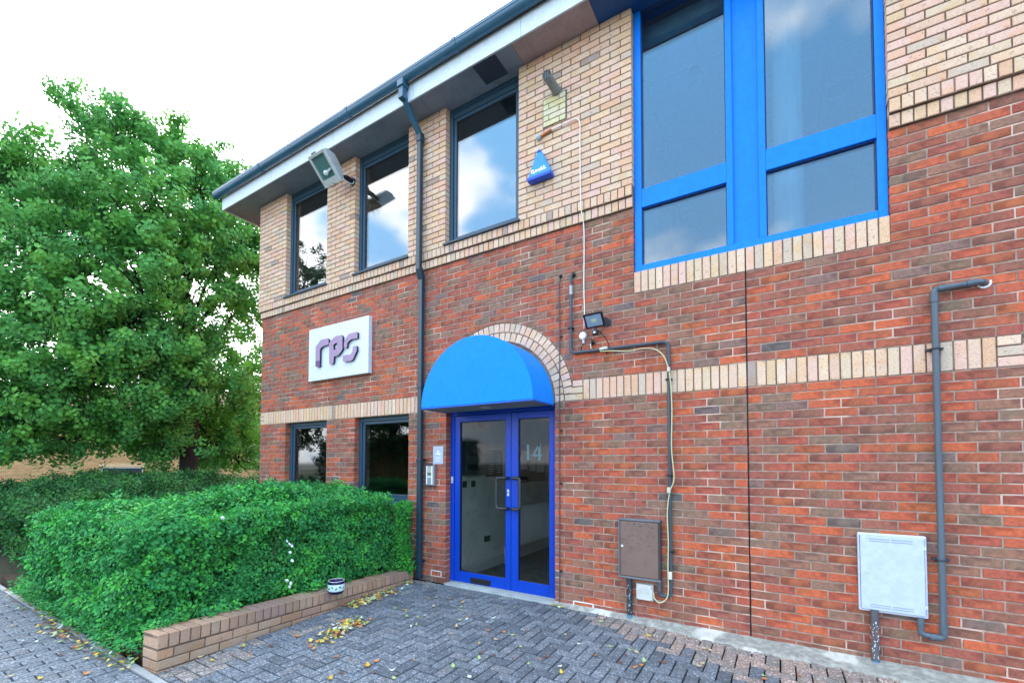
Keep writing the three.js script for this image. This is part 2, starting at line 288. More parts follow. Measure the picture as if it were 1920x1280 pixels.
  structure('mortar_fillet', fg, concrete);
  structure('door_step', box(-3.484, -1.916, -0.03, 0.016, -0.24, 0.03, 0.005), M('#b4bcbb', { map: grimeTex, rough: 0.85, bump: grainBump, bumpScale: 0.003 }));
}

// ------------------------------------------------------------------ the office building
const C = 0.075, B = 0.225, J = 0.010;
const OP = { w: [[-7.0875, -5.9625], [-5.2875, -4.1625], [-3.4875, -2.3625]], door: [-3.4875, -1.9125], blue: [-1.0125, 1.0125], low: [[-7.0875, -5.9625], [-5.2875, -4.1625]] };
const ARCH_R = 1.0125, ARCH_Y = 2.25, ARCHES = [-2.70, 2.70];
const building = thing('office_building', 'two storey brick office building, red below and cream above, with blue entrance', 'building');
const wall = new THREE.Group(); wall.name = 'brick_wall'; building.add(wall);
{
  const r = rng(5), red = bin(), cream = bin(), sold = bin(), head = bin(), arch = bin();
  const course = (list, row, x0, x1, zf, tints, wts, weatherLow) => {   // one course of running bond between x0 and x1
    const y0 = row * C, odd = row % 2 === 1; let k = Math.floor(x0 / B) - 1;
    for (; ; k++) {
      let a = (k + (odd ? 0 : 0.5)) * B, b = a + B; if (a >= x1 - 0.001) break; if (b <= x0 + 0.001) continue;
      const cuts = a < -0.001 && b > 0.001 && row < 44 ? [[a, 0], [0, b]] : [[a, b]];
      for (let [p, q] of cuts) {
        p = Math.max(p, x0); q = Math.min(q, x1); const atL = p <= x0 + 0.001, atR = q >= x1 - 0.001; if (q - p < 0.02) continue;
        const X0 = p + (atL ? 0 : J / 2), X1 = q - (atR ? 0 : J / 2), w = X1 - X0, h = C - J;
        if (list === red && row >= 33 && row < 44) {       // cut round the arches
          const ac = ARCHES.find((c) => X1 > c - ARCH_R - 0.02 && X0 < c + ARCH_R + 0.02);
          const inside = (x, y) => Math.hypot(x - 2.7, y - ARCH_Y) < 0.782;
          if (ac !== undefined && !(inside(X0, y0 + C) && inside(X1, y0 + C))) {
            const n = 10, lo = y0 + J / 2, hi = y0 + C - J / 2, bot = []; let cut = false;
            for (let i = 0; i <= n; i++) { const x = mixn(X0, X1, i / n), dx = x - ac, top = Math.abs(dx) < ARCH_R + 0.008 ? ARCH_Y + Math.sqrt((ARCH_R + 0.008) ** 2 - dx * dx) : -9; if (top > lo) cut = true; if (top < hi - 0.006) bot.push([x - (X0 + X1) / 2, Math.max(lo, top) - (lo + hi) / 2]); }
            if (cut) {
              if (bot.length < 3) continue;
              const T = (hi - lo) / 2, pts = [...bot, [bot[bot.length - 1][0], T], [bot[0][0], T]], g = extrude(pts, -0.1, 0), ou = r() * 3, uvA = g.attributes.uv; for (let i = 0; i < uvA.count; i++) uvA.setX(i, uvA.getX(i) + ou);
              put(list, g, V((X0 + X1) / 2, (lo + hi) / 2, zf), new THREE.Euler(), weighted(tints, wts, r), w * h); continue;
            }
          }
        }
        let t = weighted(tints, wts, r); if (weatherLow && row < 3 && r() < 0.5) t = pick([3, 4, 4], r);
        put(list, brickGeo(w, h, 0.1, Math.floor(r() * 8)), V((X0 + X1) / 2, y0 + C / 2 + rr(-0.0006, 0.0006, r), zf + rr(-0.0018, 0.0012, r)), new THREE.Euler(rr(-0.006, 0.006, r), rr(-0.006, 0.006, r), rr(-0.0025, 0.0025, r)), t, w * h);
      }
    }
  };
  const spans = (holes) => { let x = WALL_L; const out = []; for (const [a, b] of holes) { out.push([x, a]); x = b; } out.push([x, WALL_R]); return out; };
  for (let row = 0; row < 30; row++) for (const [a, b] of spans(row >= 13 ? [...OP.low, OP.door] : [OP.door])) course(red, row, a, b, 0, RED, REDW, true);
  for (let row = 33; row < 44; row++) course(red, row, WALL_L, WALL_R, 0, RED, REDW);
  for (let row = 30; row < 33; row++) course(red, row, 2.7 - 0.74, 2.7 + 0.74, 0, RED, REDW);
  for (let row = 44; row < 56; row++) for (const [a, b] of spans([OP.blue])) course(red, row, a, b, 0, RED, REDW);
  const creamL = WALL_L - 0.05;
  for (let row = 59; row < 84; row++) for (const [a, b] of spans([...OP.w, OP.blue])) course(cream, row, a === WALL_L ? creamL : a, b, 0.05, CREAM, CREAMW);
  // standing bricks: band at 2.25 m, sill of the blue window, two rows of headers at 4.2 m
  const stand = (list, x0, x1, y0, h, zf) => { const n = Math.max(1, Math.round((x1 - x0) / C)), p = (x1 - x0) / n; for (let i = 0; i < n; i++) put(list, brickGeo(p - J, h - J, 0.1, Math.floor(r() * 8)), V(x0 + (i + 0.5) * p, y0 + h / 2, zf + rr(-0.0015, 0.0015, r)), new THREE.Euler(rr(-0.006, 0.006, r), rr(-0.01, 0.01, r), rr(-0.004, 0.004, r)), weighted(CREAM, CREAMW, r), p * h); };
  const flat = (list, x0, x1, row, zf) => put(list, brickGeo(x1 - x0 - J, C - J, 0.1, Math.floor(r() * 8)), V((x0 + x1) / 2, (row + 0.5) * C, zf), new THREE.Euler(0, 0, rr(-0.003, 0.003, r)), weighted(CREAM, CREAMW, r), (x1 - x0) * C);
  stand(sold, WALL_L + 0.1125, -3.825, 2.25, 3 * C, 0); stand(sold, -1.575, 0, 2.25, 3 * C, 0); stand(sold, 0, 1.575, 2.25, 3 * C, 0); stand(sold, 3.825, WALL_R, 2.25, 3 * C, 0);
  for (let k = 30; k < 33; k++) { flat(sold, WALL_L, WALL_L + 0.1125, k, 0); for (const s of [-1, 1]) for (const c of ARCHES) { const y = k === 32 ? 0.19 : 0.08 * (k - 30), xi = k === 30 ? 0.90 : Math.sqrt(ARCH_R ** 2 - y * y) - (k === 31 ? 0.055 : 0.0); const a = c + s * (xi + 0.004), b = c + s * 1.125; if (c === -2.7 || s < 0 || true) flat(sold, Math.min(a, b), Math.max(a, b), k, 0.0005); } }
  stand(sold, OP.blue[0], 0, 44 * C, 3 * C, 0.004); stand(sold, 0, OP.blue[1], 44 * C, 3 * C, 0.004);
  for (const [a, b] of spans([OP.blue])) { stand(head, a === WALL_L ? a - 0.025 : a, b, 4.2, 0.1125, 0.025); stand(head, a === WALL_L ? creamL : a, b, 4.3125, 0.1125, 0.05); }
  for (const c of ARCHES) for (const [r0, n, t0] of [[0.7875, 33, 0.0], [0.90, 37, 0.085]]) {
    const step = (Math.PI - 2 * t0) / n;
    for (let i = 0; i < n; i++) { const t = t0 + (i + 0.5) * step, rm = r0 + 0.05625; put(arch, brickGeo(step * (r0 + 0.03) - 0.008, 0.1025, 0.1, Math.floor(r() * 8)), V(c + Math.cos(t) * rm, ARCH_Y + Math.sin(t) * rm, 0.003 + rr(-0.001, 0.001, r)), new THREE.Euler(0, 0, t - Math.PI / 2), weighted(CREAM, CREAMW, r), 0.0067); }
  }
  lay(red, 'red_brick', wall, redMats, redV); lay(cream, 'cream_brick', wall, creamMats, creamV); lay(sold, 'soldier_brick', wall, creamMats, creamV); lay(head, 'header_brick', wall, creamMats, creamV); lay(arch, 'arch_brick', wall, creamMats, creamV);
  // mortar and the wall behind the facing bricks
  const e = 0.004, hole = ([a, b], y0, y1) => rect(a - e, b + e, y0, y1).reverse();
  part('red_mortar', [extrude(rect(WALL_L + 0.004, WALL_R, 0, 2.25), -0.30, -0.0045, [hole(OP.low[0], 0.97, 2.249), hole(OP.low[1], 0.97, 2.249)].concat([]).concat([hole(OP.door, 0.001, 2.249)])),
    extrude(rect(WALL_L + 0.004, WALL_R, 2.475, 3.3), -0.30, -0.0045), extrude(rect(WALL_L + 0.004, OP.blue[0] - e, 3.3, 4.2), -0.30, -0.0045), extrude(rect(OP.blue[1] + e, WALL_R, 3.3, 4.2), -0.30, -0.0045)], redMortar, wall);
  part('cream_mortar', [extrude(rect(WALL_L + 0.004, WALL_R, 2.25, 2.475), -0.30, -0.006), extrude(rect(OP.blue[0] - e, OP.blue[1] + e, 3.301, 3.515), -0.3, -0.004),
    extrude(rect(WALL_L - 0.02, OP.blue[0] - e, 4.2, 4.3125), -0.3, 0.018), extrude(rect(OP.blue[1] + e, WALL_R, 4.2, 4.3125), -0.3, 0.018),
    extrude([[creamL + 0.006, 4.3125], [OP.blue[0] - e, 4.3125], [OP.blue[0] - e, 6.3], ...[2, 1, 0].flatMap((i) => [[OP.w[i][1] + e, 6.3], [OP.w[i][1] + e, 4.425], [OP.w[i][0] - e, 4.425], [OP.w[i][0] - e, 6.3]]), [creamL + 0.006, 6.3]], -0.25, 0.042), extrude(rect(OP.blue[1] + e, WALL_R, 4.3125, 6.3), -0.25, 0.042),
    ...ARCHES.map((c) => { const pts = [[c + ARCH_R, 2.476], [c + ARCH_R, 2.476]]; pts.length = 0; for (let i = 0; i <= 40; i++) { const t = 0.21 + (Math.PI - 0.42) * i / 40; pts.push([c + Math.cos(t) * (ARCH_R + 0.006), ARCH_Y + Math.sin(t) * (ARCH_R + 0.006)]); } return extrude(pts, -0.05, -0.0025); })], creamMortar, wall);
  part('movement_joint', [box(-0.006, 0.006, 0.02, 3.52, -0.02, -0.0022)], M('#14110f', { rough: 0.9 }), wall);
  part('side_wall', [box(WALL_L + 0.006, WALL_L + 0.28, 0, 4.2, -9.5, -0.31), box(creamL + 0.008, WALL_L + 0.28, 4.2, 6.3, -9.5, -0.31)], redMats[2], wall);
  part('back_wall', [box(WALL_L + 0.3, WALL_R, 0, 6.3, -9.6, -9.3)], redMats[2], wall); part('end_wall', [box(WALL_R, WALL_R + 0.3, 0, 6.3, -9.6, 0.04)], redMats[2], wall);
  // white scrapes of old paint round two low bricks
  const chalk = M('#e9e5e0', { map: grimeTex, rough: 0.95 });
  for (const [x0, x1, y0, y1, lid] of [[-3.725, -3.555, 0.078, 0.148, 1], [-1.69, -1.467, 0.008, 0.076, 1]]) part('paint_mark', [box(x0, x1, y1 - 0.006, y1 + 0.006, -0.003, 0.0028), box(x0 - 0.006, x0 + 0.008, y0, y1 - 0.006, -0.003, 0.0028), box(x1 - 0.006, x1 + 0.006, y0, y1 - 0.006, -0.003, 0.0028), ...(x0 < -3 ? [box(x0 + 0.01, x1 - 0.02, y0 - 0.002, y0 + 0.006, -0.003, 0.0026)] : [])], chalk, wall);
  // square of paler bricks let into the upper wall
  const px0 = -2.035, px1 = -1.735, py0 = 5.41, py1 = 5.745; const patch = part('blocked_vent', [box(px0, px1, py0, py1, 0.04, 0.0555)], M('#7d7a6a', { map: mortarTex, rough: 0.95 }), building);
  const paleMats = ['#e6dcae', '#ded6a8', '#e4d8b4'].map((c) => M(c, { map: creamTex, rough: 0.9, bump: grainBump, bumpScale: 0.001 }));
  for (let k = 0; k < 5; k++) { const y0 = py0 + 0.008 + k * 0.065, y1 = y0 + 0.055, cut = k % 2 ? [0, 0.075, 0.284] : [0, 0.205, 0.284]; for (let i = 0; i < 2; i++) part('brick_slip', box(px0 + 0.008 + cut[i], px0 + 0.008 + cut[i + 1] - 0.008, y0, y1, 0.05, 0.060, 0.002), paleMats[(k + i) % 3], patch); }
}

// windows
function pane(x0, x1, y0, y1, z) { return metric(new THREE.PlaneGeometry(x1 - x0, y1 - y0).translate((x0 + x1) / 2, (y0 + y1) / 2, z)); }
function frameGeo(x0, x1, y0, y1, w, z0, z1) { return [box(x0, x0 + w, y0, y1, z0, z1, 0.004), box(x1 - w, x1, y0, y1, z0, z1, 0.004), box(x0 + w, x1 - w, y0, y0 + w, z0 + 0.001, z1 - 0.001, 0.004), box(x0 + w, x1 - w, y1 - w, y1, z0 + 0.001, z1 - 0.001, 0.004)]; }
function darkWindow(x0, x1, y0, y1, zf, headH, sillZ, glass = mirrorGlass) {
  const w = new THREE.Group(); w.name = 'window'; building.add(w);
  part('frame', frameGeo(x0, x1, y0, y1, 0.055, zf - 0.075, zf), slateFrame, w);
  if (headH) part('head_panel', box(x0 + 0.056, x1 - 0.056, y1 - 0.055 - headH, y1 - 0.056, zf - 0.07, zf - 0.012, 0.003), slateFrame, w);
  const yt = y1 - 0.056 - headH - 0.001, ix0 = x0 + 0.058, ix1 = x1 - 0.058, iy0 = y0 + 0.058;
  part('sash', frameGeo(ix0, ix1, iy0, yt, 0.042, zf - 0.068, zf - 0.022), slateFrame, w);
  part('gasket', frameGeo(ix0 + 0.042, ix1 - 0.042, iy0 + 0.042, yt - 0.042, 0.007, zf - 0.05, zf - 0.030), darkPlastic, w);
  for (const dz of [0.040, 0.056]) part('pane', pane(ix0 + 0.04, ix1 - 0.04, iy0 + 0.04, yt - 0.04, zf - dz), glass, w);
  part('sill', extrudeX([[zf - 0.06, y0 - 0.03], [sillZ, y0 - 0.032], [sillZ + 0.004, y0 - 0.012], [zf + 0.004, y0 + 0.006], [zf - 0.06, y0 + 0.006]], x0 - 0.02, x1 + 0.02), slateFrame, w);
  return w;
}
for (const [a, b] of OP.w) darkWindow(a, b, 4.456, 6.2985, -0.035, 0.07, 0.078);
for (const [a, b] of OP.low) darkWindow(a, b, 1.005, 2.249, -0.088, 0, 0.03, clearGlass);
{ // tall blue window
  const w = new THREE.Group(); w.name = 'blue_window'; building.add(w);
  const [x0, x1] = OP.blue, y0 = 3.526, y1 = 6.296, z0 = -0.12, z1 = -0.028;
  part('frame', [box(x0 + 0.003, x0 + 0.075, y0, y1, z0, z1, 0.004), box(x1 - 0.066, x1 - 0.003, y0, y1, z0, z1, 0.004), box(x0 + 0.075, x1 - 0.066, y0, y0 + 0.068, z0, z1 + 0.004, 0.004)], blueFrame, w);
  part('mullion', [box(-0.147, -0.092, y0 + 0.068, y1, z0, z1, 0.004), box(0.118, 0.172, y0 + 0.068, y1, z0, z1, 0.004)], blueFrame, w);
  part('mullion_panel', box(-0.092, 0.118, y0 + 0.068, y1, z0, z1 - 0.028), blueFrame, w);
  for (const [a, b] of [[x0 + 0.075, -0.147], [0.172, x1 - 0.066]]) {
    part('transom', box(a, b, 4.195, 4.388, z0, z1 - 0.003, 0.004), blueFrame, w);
    part('bead', [...frameGeo(a, b, y0 + 0.068, 4.195, 0.010, -0.085, -0.055), ...frameGeo(a, b, 4.388, y1, 0.010, -0.085, -0.055)], M('#08315f', { rough: 0.5 }), w);
    for (const z of [-0.072, -0.090]) { part('pane', pane(a, b, y0 + 0.066, 4.197, z), blueGlass, w); part('pane', pane(a, b, 4.386, y1, z), blueGlass, w); }
  }
}
{ // entrance doors: a wide leaf and a narrow leaf
  const d = new THREE.Group(); d.name = 'entrance_door'; building.add(d);
  const zf = -0.105, zb = -0.165;
  part('frame', [box(-3.484, -3.425, 0.017, 2.246, zb - 0.02, zf + 0.012, 0.004), box(-1.975, -1.916, 0.017, 2.246, zb - 0.02, zf + 0.012, 0.004), box(-3.425, -1.975, 2.185, 2.246, zb - 0.02, zf + 0.012, 0.004)], doorBlue, d);
  const leaf = (x0, x1, g0, g1) => {
    part('leaf', [box(x0, g0, 0.02, 2.18, zb, zf, 0.005), box(g1, x1, 0.02, 2.18, zb, zf, 0.005), box(g0, g1, 2.10, 2.18, zb + 0.001, zf - 0.001, 0.004), box(g0, g1, 0.02, 0.165, zb + 0.001, zf - 0.001, 0.004)], doorBlue, d);
    part('gasket', frameGeo(g0, g1, 0.165, 2.10, 0.008, -0.142, -0.114), black, d); part('pane', pane(g0, g1, 0.165, 2.10, -0.13), doorGlass, d);
  };
  leaf(-3.421, -2.556, -3.342, -2.632); leaf(-2.55, -1.979, -2.452, -2.036);
  const bar = M('#2d2d30', { rough: 0.4, map: speckTex });
  part('handle', pipe([[-2.59, 1.385, -0.11], [-2.59, 1.385, -0.035], [-2.715, 1.385, -0.03], [-2.715, 1.015, -0.03], [-2.59, 1.015, -0.035], [-2.59, 1.015, -0.11]], 0.0195, 0.045), bar, d);
  part('handle', pipe([[-2.50, 1.385, -0.11], [-2.50, 1.385, -0.035], [-2.385, 1.385, -0.03], [-2.385, 1.015, -0.03], [-2.50, 1.015, -0.035], [-2.50, 1.015, -0.11]], 0.0195, 0.045), bar, d);
  part('letter_box', [box(-3.155, -2.85, 0.04, 0.108, zf - 0.004, zf + 0.006, 0.003), box(-3.14, -2.865, 0.05, 0.098, zf, zf + 0.010, 0.003)], black, d);
  part('lock_plate', box(-2.607, -2.578, 1.165, 1.245, zf - 0.002, zf + 0.003, 0.002), white, d); part('lock_cylinder', rod([-2.592, 1.205, zf], [-2.592, 1.205, zf + 0.009], 0.008), black, d);
  part('lock_plate', box(-3.474, -3.44, 1.30, 1.385, zf + 0.008, zf + 0.0145, 0.002), white, d); part('lock_cylinder', rod([-3.457, 1.325, zf + 0.010], [-3.457, 1.325, zf + 0.017], 0.005), black, d);
  part('threshold', box(-3.484, -1.916, 0.0165, 0.03, -0.175, -0.09, 0.004), M('#9fa6a8', { rough: 0.4, metal: 0.6 }), d);
  part('house_number', [...[[-2.345, 0]].map(([x]) => box(x, x + 0.032, 1.60, 1.79, -0.1295, -0.1275)), box(-2.19, -2.158, 1.60, 1.79, -0.1295, -0.1275), box(-2.262, -2.14, 1.645, 1.667, -0.1292, -0.1272), beam([-2.255, 1.66, -0.1284], [-2.175, 1.785, -0.1284], 0.022, 0.0018, 0.0004)], M('#53727b', { rough: 0.5 }), d);
}
// rooms behind the glass
{
  const room = (x0, x1, y0, y1, z0, z1, wallMat, ceil) => {
    part('room_floor', box(x0, x1, y0 - 0.1, y0, z0, z1), carpet, building); part('room_ceiling', box(x0, x1, y1, y1 + 0.08, z0, z1), ceil, building);
    part('room_wall', [box(x0 - 0.08, x0, y0, y1, z0, z1), box(x1, x1 + 0.08, y0, y1, z0, z1), box(x0, x1, y0, y1, z0 - 0.08, z0)], wallMat, building);
  };
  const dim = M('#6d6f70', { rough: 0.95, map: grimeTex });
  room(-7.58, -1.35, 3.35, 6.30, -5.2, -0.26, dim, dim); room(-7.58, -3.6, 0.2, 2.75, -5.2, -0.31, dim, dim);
  room(-3.505, -1.86, 0.0, 2.62, -3.4, -0.31, plaster, ceilingMat); room(-1.22, 4.6, 3.2, 6.06, -6.2, -0.26, plaster, ceilingMat);
  part('ceiling_bulkhead', box(-1.22, 4.6, 6.06, 6.30, -0.34, -0.26), plaster, building);
  const barM = M('#aeb9bf', { rough: 0.7 });
  for (let i = 0; i < 9; i++) part('ceiling_grid_bar', box(-1.2 + i * 0.6 + 0.13, -1.2 + i * 0.6 + 0.154, 6.053, 6.0605, -6.1, -0.35), barM, building);
  for (let j = 0; j < 9; j++) part('ceiling_grid_bar', box(-1.2, 4.58, 6.0545, 6.0605, -0.75 - j * 0.6, -0.726 - j * 0.6), barM, building);
  for (const [x, z, r] of [[0.83, -0.78, 0.125], [0.92, -1.93, 0.125], [0.66, -2.62, 0.07], [-0.52, -0.78, 0.06], [0.95, -3.1, 0.125], [-0.1, -2.4, 0.06]]) {
    const c = part('downlight', rod([x, 6.04, z], [x, 6.062, z], r, r, 28), M('#1c4562', { rough: 0.3 }), building); part('trim_ring', new THREE.TorusGeometry(r + 0.012, 0.013, 8, 32).rotateX(Math.PI / 2).translate(x, 6.05, z), white, c);
  }
  part('column', rod([0.36, 3.2, -0.75], [0.36, 6.06, -0.75], 0.13, 0.13, 28), plaster, building);
  part('skirting', [box(-3.505, -3.485, 0.0, 0.155, -3.38, -0.33), box(-3.485, -1.87, 0.0, 0.155, -3.4, -3.38)], M('#b5b2a8', { rough: 0.6 }), building);
}
// eaves, roof, rainwater goods
const EAVE_Z = 0.36, EAVE_L = -8.62;
{
  const roof = new THREE.Group(); roof.name = 'roof'; building.add(roof);
  const xs = [EAVE_L + 0.02, -7.35, -6.12, -4.90, -3.70, -2.29, -1.36, 0.2, 1.6, 3.0, 4.4, WALL_R + 0.28];
  const bs = M('#0c4f8e', { rough: 0.5, map: grimeTex });
  for (let i = 0; i < xs.length - 1; i++) part('soffit_board', box(xs[i] + 0.002, xs[i + 1] - 0.002, 6.3, 6.316, xs[i] < WALL_L - 0.3 ? -0.3 : -0.20, EAVE_Z - 0.002), xs[i] > -1.5 ? bs : xs[i] === -2.29 ? soffitBrickBounce : soffitGrey, roof);
  part('soffit_vent', [box(-2.83, -2.512, 6.293, 6.30, 0.05, 0.34), ...Array.from({ length: 9 }, (_, i) => box(-2.82, -2.522, 6.288, 6.294, 0.062 + i * 0.031, 0.076 + i * 0.031))], M('#3c4350', { rough: 0.6 }), roof);
  let x = EAVE_L; const fl = 1.62; for (let i = 0; x < WALL_R + 0.28; i++, x += fl) { const x1 = Math.min(x + fl, WALL_R + 0.28); part('fascia_board', box(x, x1 - 0.004, 6.285, 6.515, EAVE_Z, EAVE_Z + 0.02, 0.002), fasciaWhite, roof); }
  part('fascia_return', box(EAVE_L, EAVE_L + 0.02, 6.285, 6.515, -0.5, EAVE_Z - 0.001), fasciaWhite, roof);
  const scr = M('#e8ecec', { rough: 0.6 }); for (let k = 0; k < 13; k++) part('bird_lime', new THREE.SphereGeometry(0.012, 7, 5).scale(1, rr(0.9, 2.6), 0.2).translate(-8.1 + k * 0.62 + rr(-0.2, 0.2), rr(6.30, 6.33), EAVE_Z + 0.021), scr, roof);
  const gprof = (r, t, s) => { const o = []; for (let i = 0; i <= 16; i++) { const a = Math.PI + Math.PI * i / 16; o.push([0.447 + r * Math.cos(a), 6.565 + r * 1.12 * Math.sin(a)]); } for (let i = 16; i >= 0; i--) { const a = Math.PI + Math.PI * i / 16; o.push([0.447 + (r - t) * Math.cos(a), 6.567 + (r - t) * 1.12 * Math.sin(a)]); } return o; };
  const lip = (z) => [[z - 0.006, 6.56], [z + 0.008, 6.56], [z + 0.008, 6.60], [z - 0.006, 6.60]];
  part('gutter', [extrudeX(gprof(0.062, 0.005), EAVE_L - 0.1, WALL_R + 0.3), extrudeX(lip(0.505), EAVE_L - 0.1, WALL_R + 0.3), extrudeX(lip(0.388), EAVE_L - 0.1, WALL_R + 0.3), box(EAVE_L - 0.104, EAVE_L - 0.098, 6.50, 6.57, 0.395, 0.50)], gutterPaint, roof);
  for (const gx of [-7.2, -4.95, -3.0, -1.0, 1.2, 3.4]) part('gutter_clip', [extrudeX(gprof(0.069, 0.006), gx - 0.03, gx + 0.03), extrudeX(lip(0.512), gx - 0.03, gx + 0.03)], gutterPaint, roof);
  // tiled slope
  const S = V(0, 3.2, -6.2).normalize(), n = V(0, S.z, -S.y).multiplyScalar(-1), slope = [[0.44, 6.60], [0.40, 6.63], [-5.9, 9.85], [-12.2, 6.6], [-12.2, 6.5], [-5.9, 9.72], [0.42, 6.56]];
  part('roof_slope', extrudeX(slope, EAVE_L, WALL_R + 0.3), M('#5d4a44', { map: grimeTex, rough: 0.9 }), roof);
  const tm = ['#6b4f46', '#5e4a45', '#75584b'].map((c) => M(c, { map: grimeTex, rough: 0.9, bump: grainBump, bumpScale: 0.003 })), tl = Math.atan2(3.2, 6.3);
  const tileGeo = metric(new RoundedBoxGeometry(0.324, 0.02, 0.42, 2, 0.006).translate(0, 0, 0)); const rt = rng(71);
  for (let row = 0; row < 2; row++) for (let i = 0; i < 42; i++) { const o = part('roof_tile', tileGeo, tm[Math.floor(rt() * 3)], roof), s = row * 0.33; o.position.set(EAVE_L + 0.17 + i * 0.33 + (row ? 0.12 : 0), 6.655 + s * Math.sin(tl) + rr(-0.004, 0.004, rt) + row * 0.018, 0.30 - s * Math.cos(tl)); o.rotation.set(tl - 0.06, rr(-0.012, 0.012, rt), rr(-0.012, 0.012, rt)); if (o.position.x > WALL_R + 0.2) roof.remove(o); }
  const dp = new THREE.Group(); dp.name = 'downpipe'; building.add(dp);
  const X = -3.885;
  part('outlet', [box(X - 0.055, X + 0.055, 6.44, 6.53, 0.39, 0.50, 0.01), box(X - 0.038, X + 0.038, 6.33, 6.44, 0.41, 0.482, 0.004)], gutterPaint, dp);
  part('swan_neck', [beam([X, 6.36, 0.446], [X, 6.02, 0.115], 0.068, 0.055), box(X - 0.042, X + 0.042, 6.29, 6.345, 0.404, 0.488, 0.006)], gutterPaint, dp);
  part('pipe', [box(X - 0.034, X + 0.034, 4.16, 6.02, 0.083, 0.143, 0.008)], pipePaint, dp);
  part('pipe', [box(X - 0.034, X + 0.034, 0.03, 4.10, 0.03, 0.09, 0.008)], pipePaint, dp);
  part('collar', box(X - 0.043, X + 0.043, 5.93, 6.05, 0.074, 0.152, 0.008), pipePaint, dp);
  part('offset_bend', [beam([X, 4.2, 0.113], [X, 4.06, 0.06], 0.08, 0.074, 0.008)], pipePaint, dp);
  for (const y of [1.62, 2.62, 0.28]) { const c = part('collar', box(X - 0.041, X + 0.041, y - 0.05, y, 0.023, 0.097, 0.006), pipePaint, dp); part('screw', rod([X + 0.041, y - 0.012, 0.04], [X + 0.075, y - 0.012, 0.04], 0.009), black, c); part('bracket', box(X - 0.07, X + 0.07, y - 0.022, y - 0.006, 0.0, 0.024), pipePaint, c); }
}

// ------------------------------------------------------------------ things fixed to the front
{ // barrel canopy
  const t = thing('entrance_canopy', 'blue half round fabric canopy over the entrance door', 'canopy', [-2.69, 2.225, 0]);
  const R = 0.772, half = (r) => { const p = []; for (let i = 0; i <= 48; i++) { const a = Math.PI * i / 48; p.push([r * Math.cos(a), r * Math.sin(a)]); } return p; };
  part('cover', [extrude(half(R), 0.006, 0.5, [], 0.006)], canopyBlue, t);
  part('valance_rim', [box(-R, R, -0.016, -0.001, 0.478, 0.499, 0.003), box(-R, -R + 0.02, -0.016, -0.001, 0.01, 0.478), box(R - 0.02, R, -0.016, -0.001, 0.01, 0.478)], M('#0a57b8', { rough: 0.5 }), t);
  part('ceiling_board', box(-R + 0.021, R - 0.021, -0.008, -0.0015, 0.008, 0.477), M('#8d969e', { rough: 0.7, map: grimeTex }), t);
  const l = part('downlight', rod([0.02, -0.018, 0.27], [0.02, -0.008, 0.27], 0.075, 0.08, 28), M('#d9dcd8', { rough: 0.35 }), t); part('trim_ring', new THREE.TorusGeometry(0.082, 0.008, 8, 32).rotateX(Math.PI / 2).translate(0.02, -0.014, 0.27), M('#9aa0a0', { rough: 0.3, metal: 0.6 }), l);
}
{ // company sign
  const t = thing('company_sign', 'white square-edged sign board with purple raised letters on red brick', 'sign', [-5.632, 3.317, 0]);
  part('board', box(-0.717, 0.717, -0.427, 0.427, 0.002, 0.072, 0.004), M('#d9dee6', { rough: 0.35, map: speckTex }), t);
  const L = {
    r: [[-6.114, 3.108], [-6.122, 3.423], [-6.088, 3.456], [-5.988, 3.523], [-5.828, 3.526], [-5.795, 3.5], [-5.79, 3.42], [-5.917, 3.416], [-5.984, 3.394], [-6.009, 3.365], [-6.011, 3.096], [-6.053, 3.096]],
    p: [[-5.772, 3.112], [-5.777, 3.439], [-5.721, 3.484], [-5.633, 3.529], [-5.49, 3.528], [-5.461, 3.498], [-5.457, 3.301], [-5.5, 3.261], [-5.562, 3.217], [-5.658, 3.213], [-5.671, 3.11], [-5.703, 3.098]],
    s1: [[-5.423, 3.323], [-5.424, 3.39], [-5.402, 3.433], [-5.319, 3.518], [-5.138, 3.522], [-5.12, 3.507], [-5.118, 3.422], [-5.256, 3.427], [-5.309, 3.404], [-5.347, 3.379], [-5.353, 3.318], [-5.384, 3.31]],
    s2: [[-5.441, 3.114], [-5.443, 3.202], [-5.266, 3.2], [-5.229, 3.23], [-5.208, 3.314], [-5.134, 3.308], [-5.129, 3.237], [-5.219, 3.108], [-5.264, 3.098], [-5.387, 3.1]] };
  const hole = [[-5.678, 3.394], [-5.63, 3.419], [-5.582, 3.417], [-5.581, 3.36], [-5.612, 3.322], [-5.668, 3.319]];
  const off = (a) => a.map(([x, y]) => [x + 5.632, y - 3.317]), face = M('#a084a4', { rough: 0.4, map: speckTex }), edge = M('#23202c', { rough: 0.4 });
  const letter = (geos, back) => { const l = part('letter', geos, face, t); part('letter_return', back, edge, l); };
  const two = (a, holes = []) => [extrude(off(a), 0.1055, 0.108, holes.map(off)), extrude(off(a), 0.073, 0.1052, holes.map(off))];
  const r = two(L.r), p = two(L.p, [hole]), s1 = two(L.s1), s2 = two(L.s2);
  letter([r[0]], [r[1]]); letter([p[0]], [p[1]]); letter([s1[0], s2[0]], [s1[1], s2[1]]);
  part('darker_letter_foot', extrude(off([[-6.114, 3.11], [-6.116, 3.20], [-6.011, 3.19], [-6.011, 3.098], [-6.053, 3.098]]), 0.1082, 0.1092), M('#5f3a72', { rough: 0.4 }), t);  // darker purple piece over the foot of the first letter
}
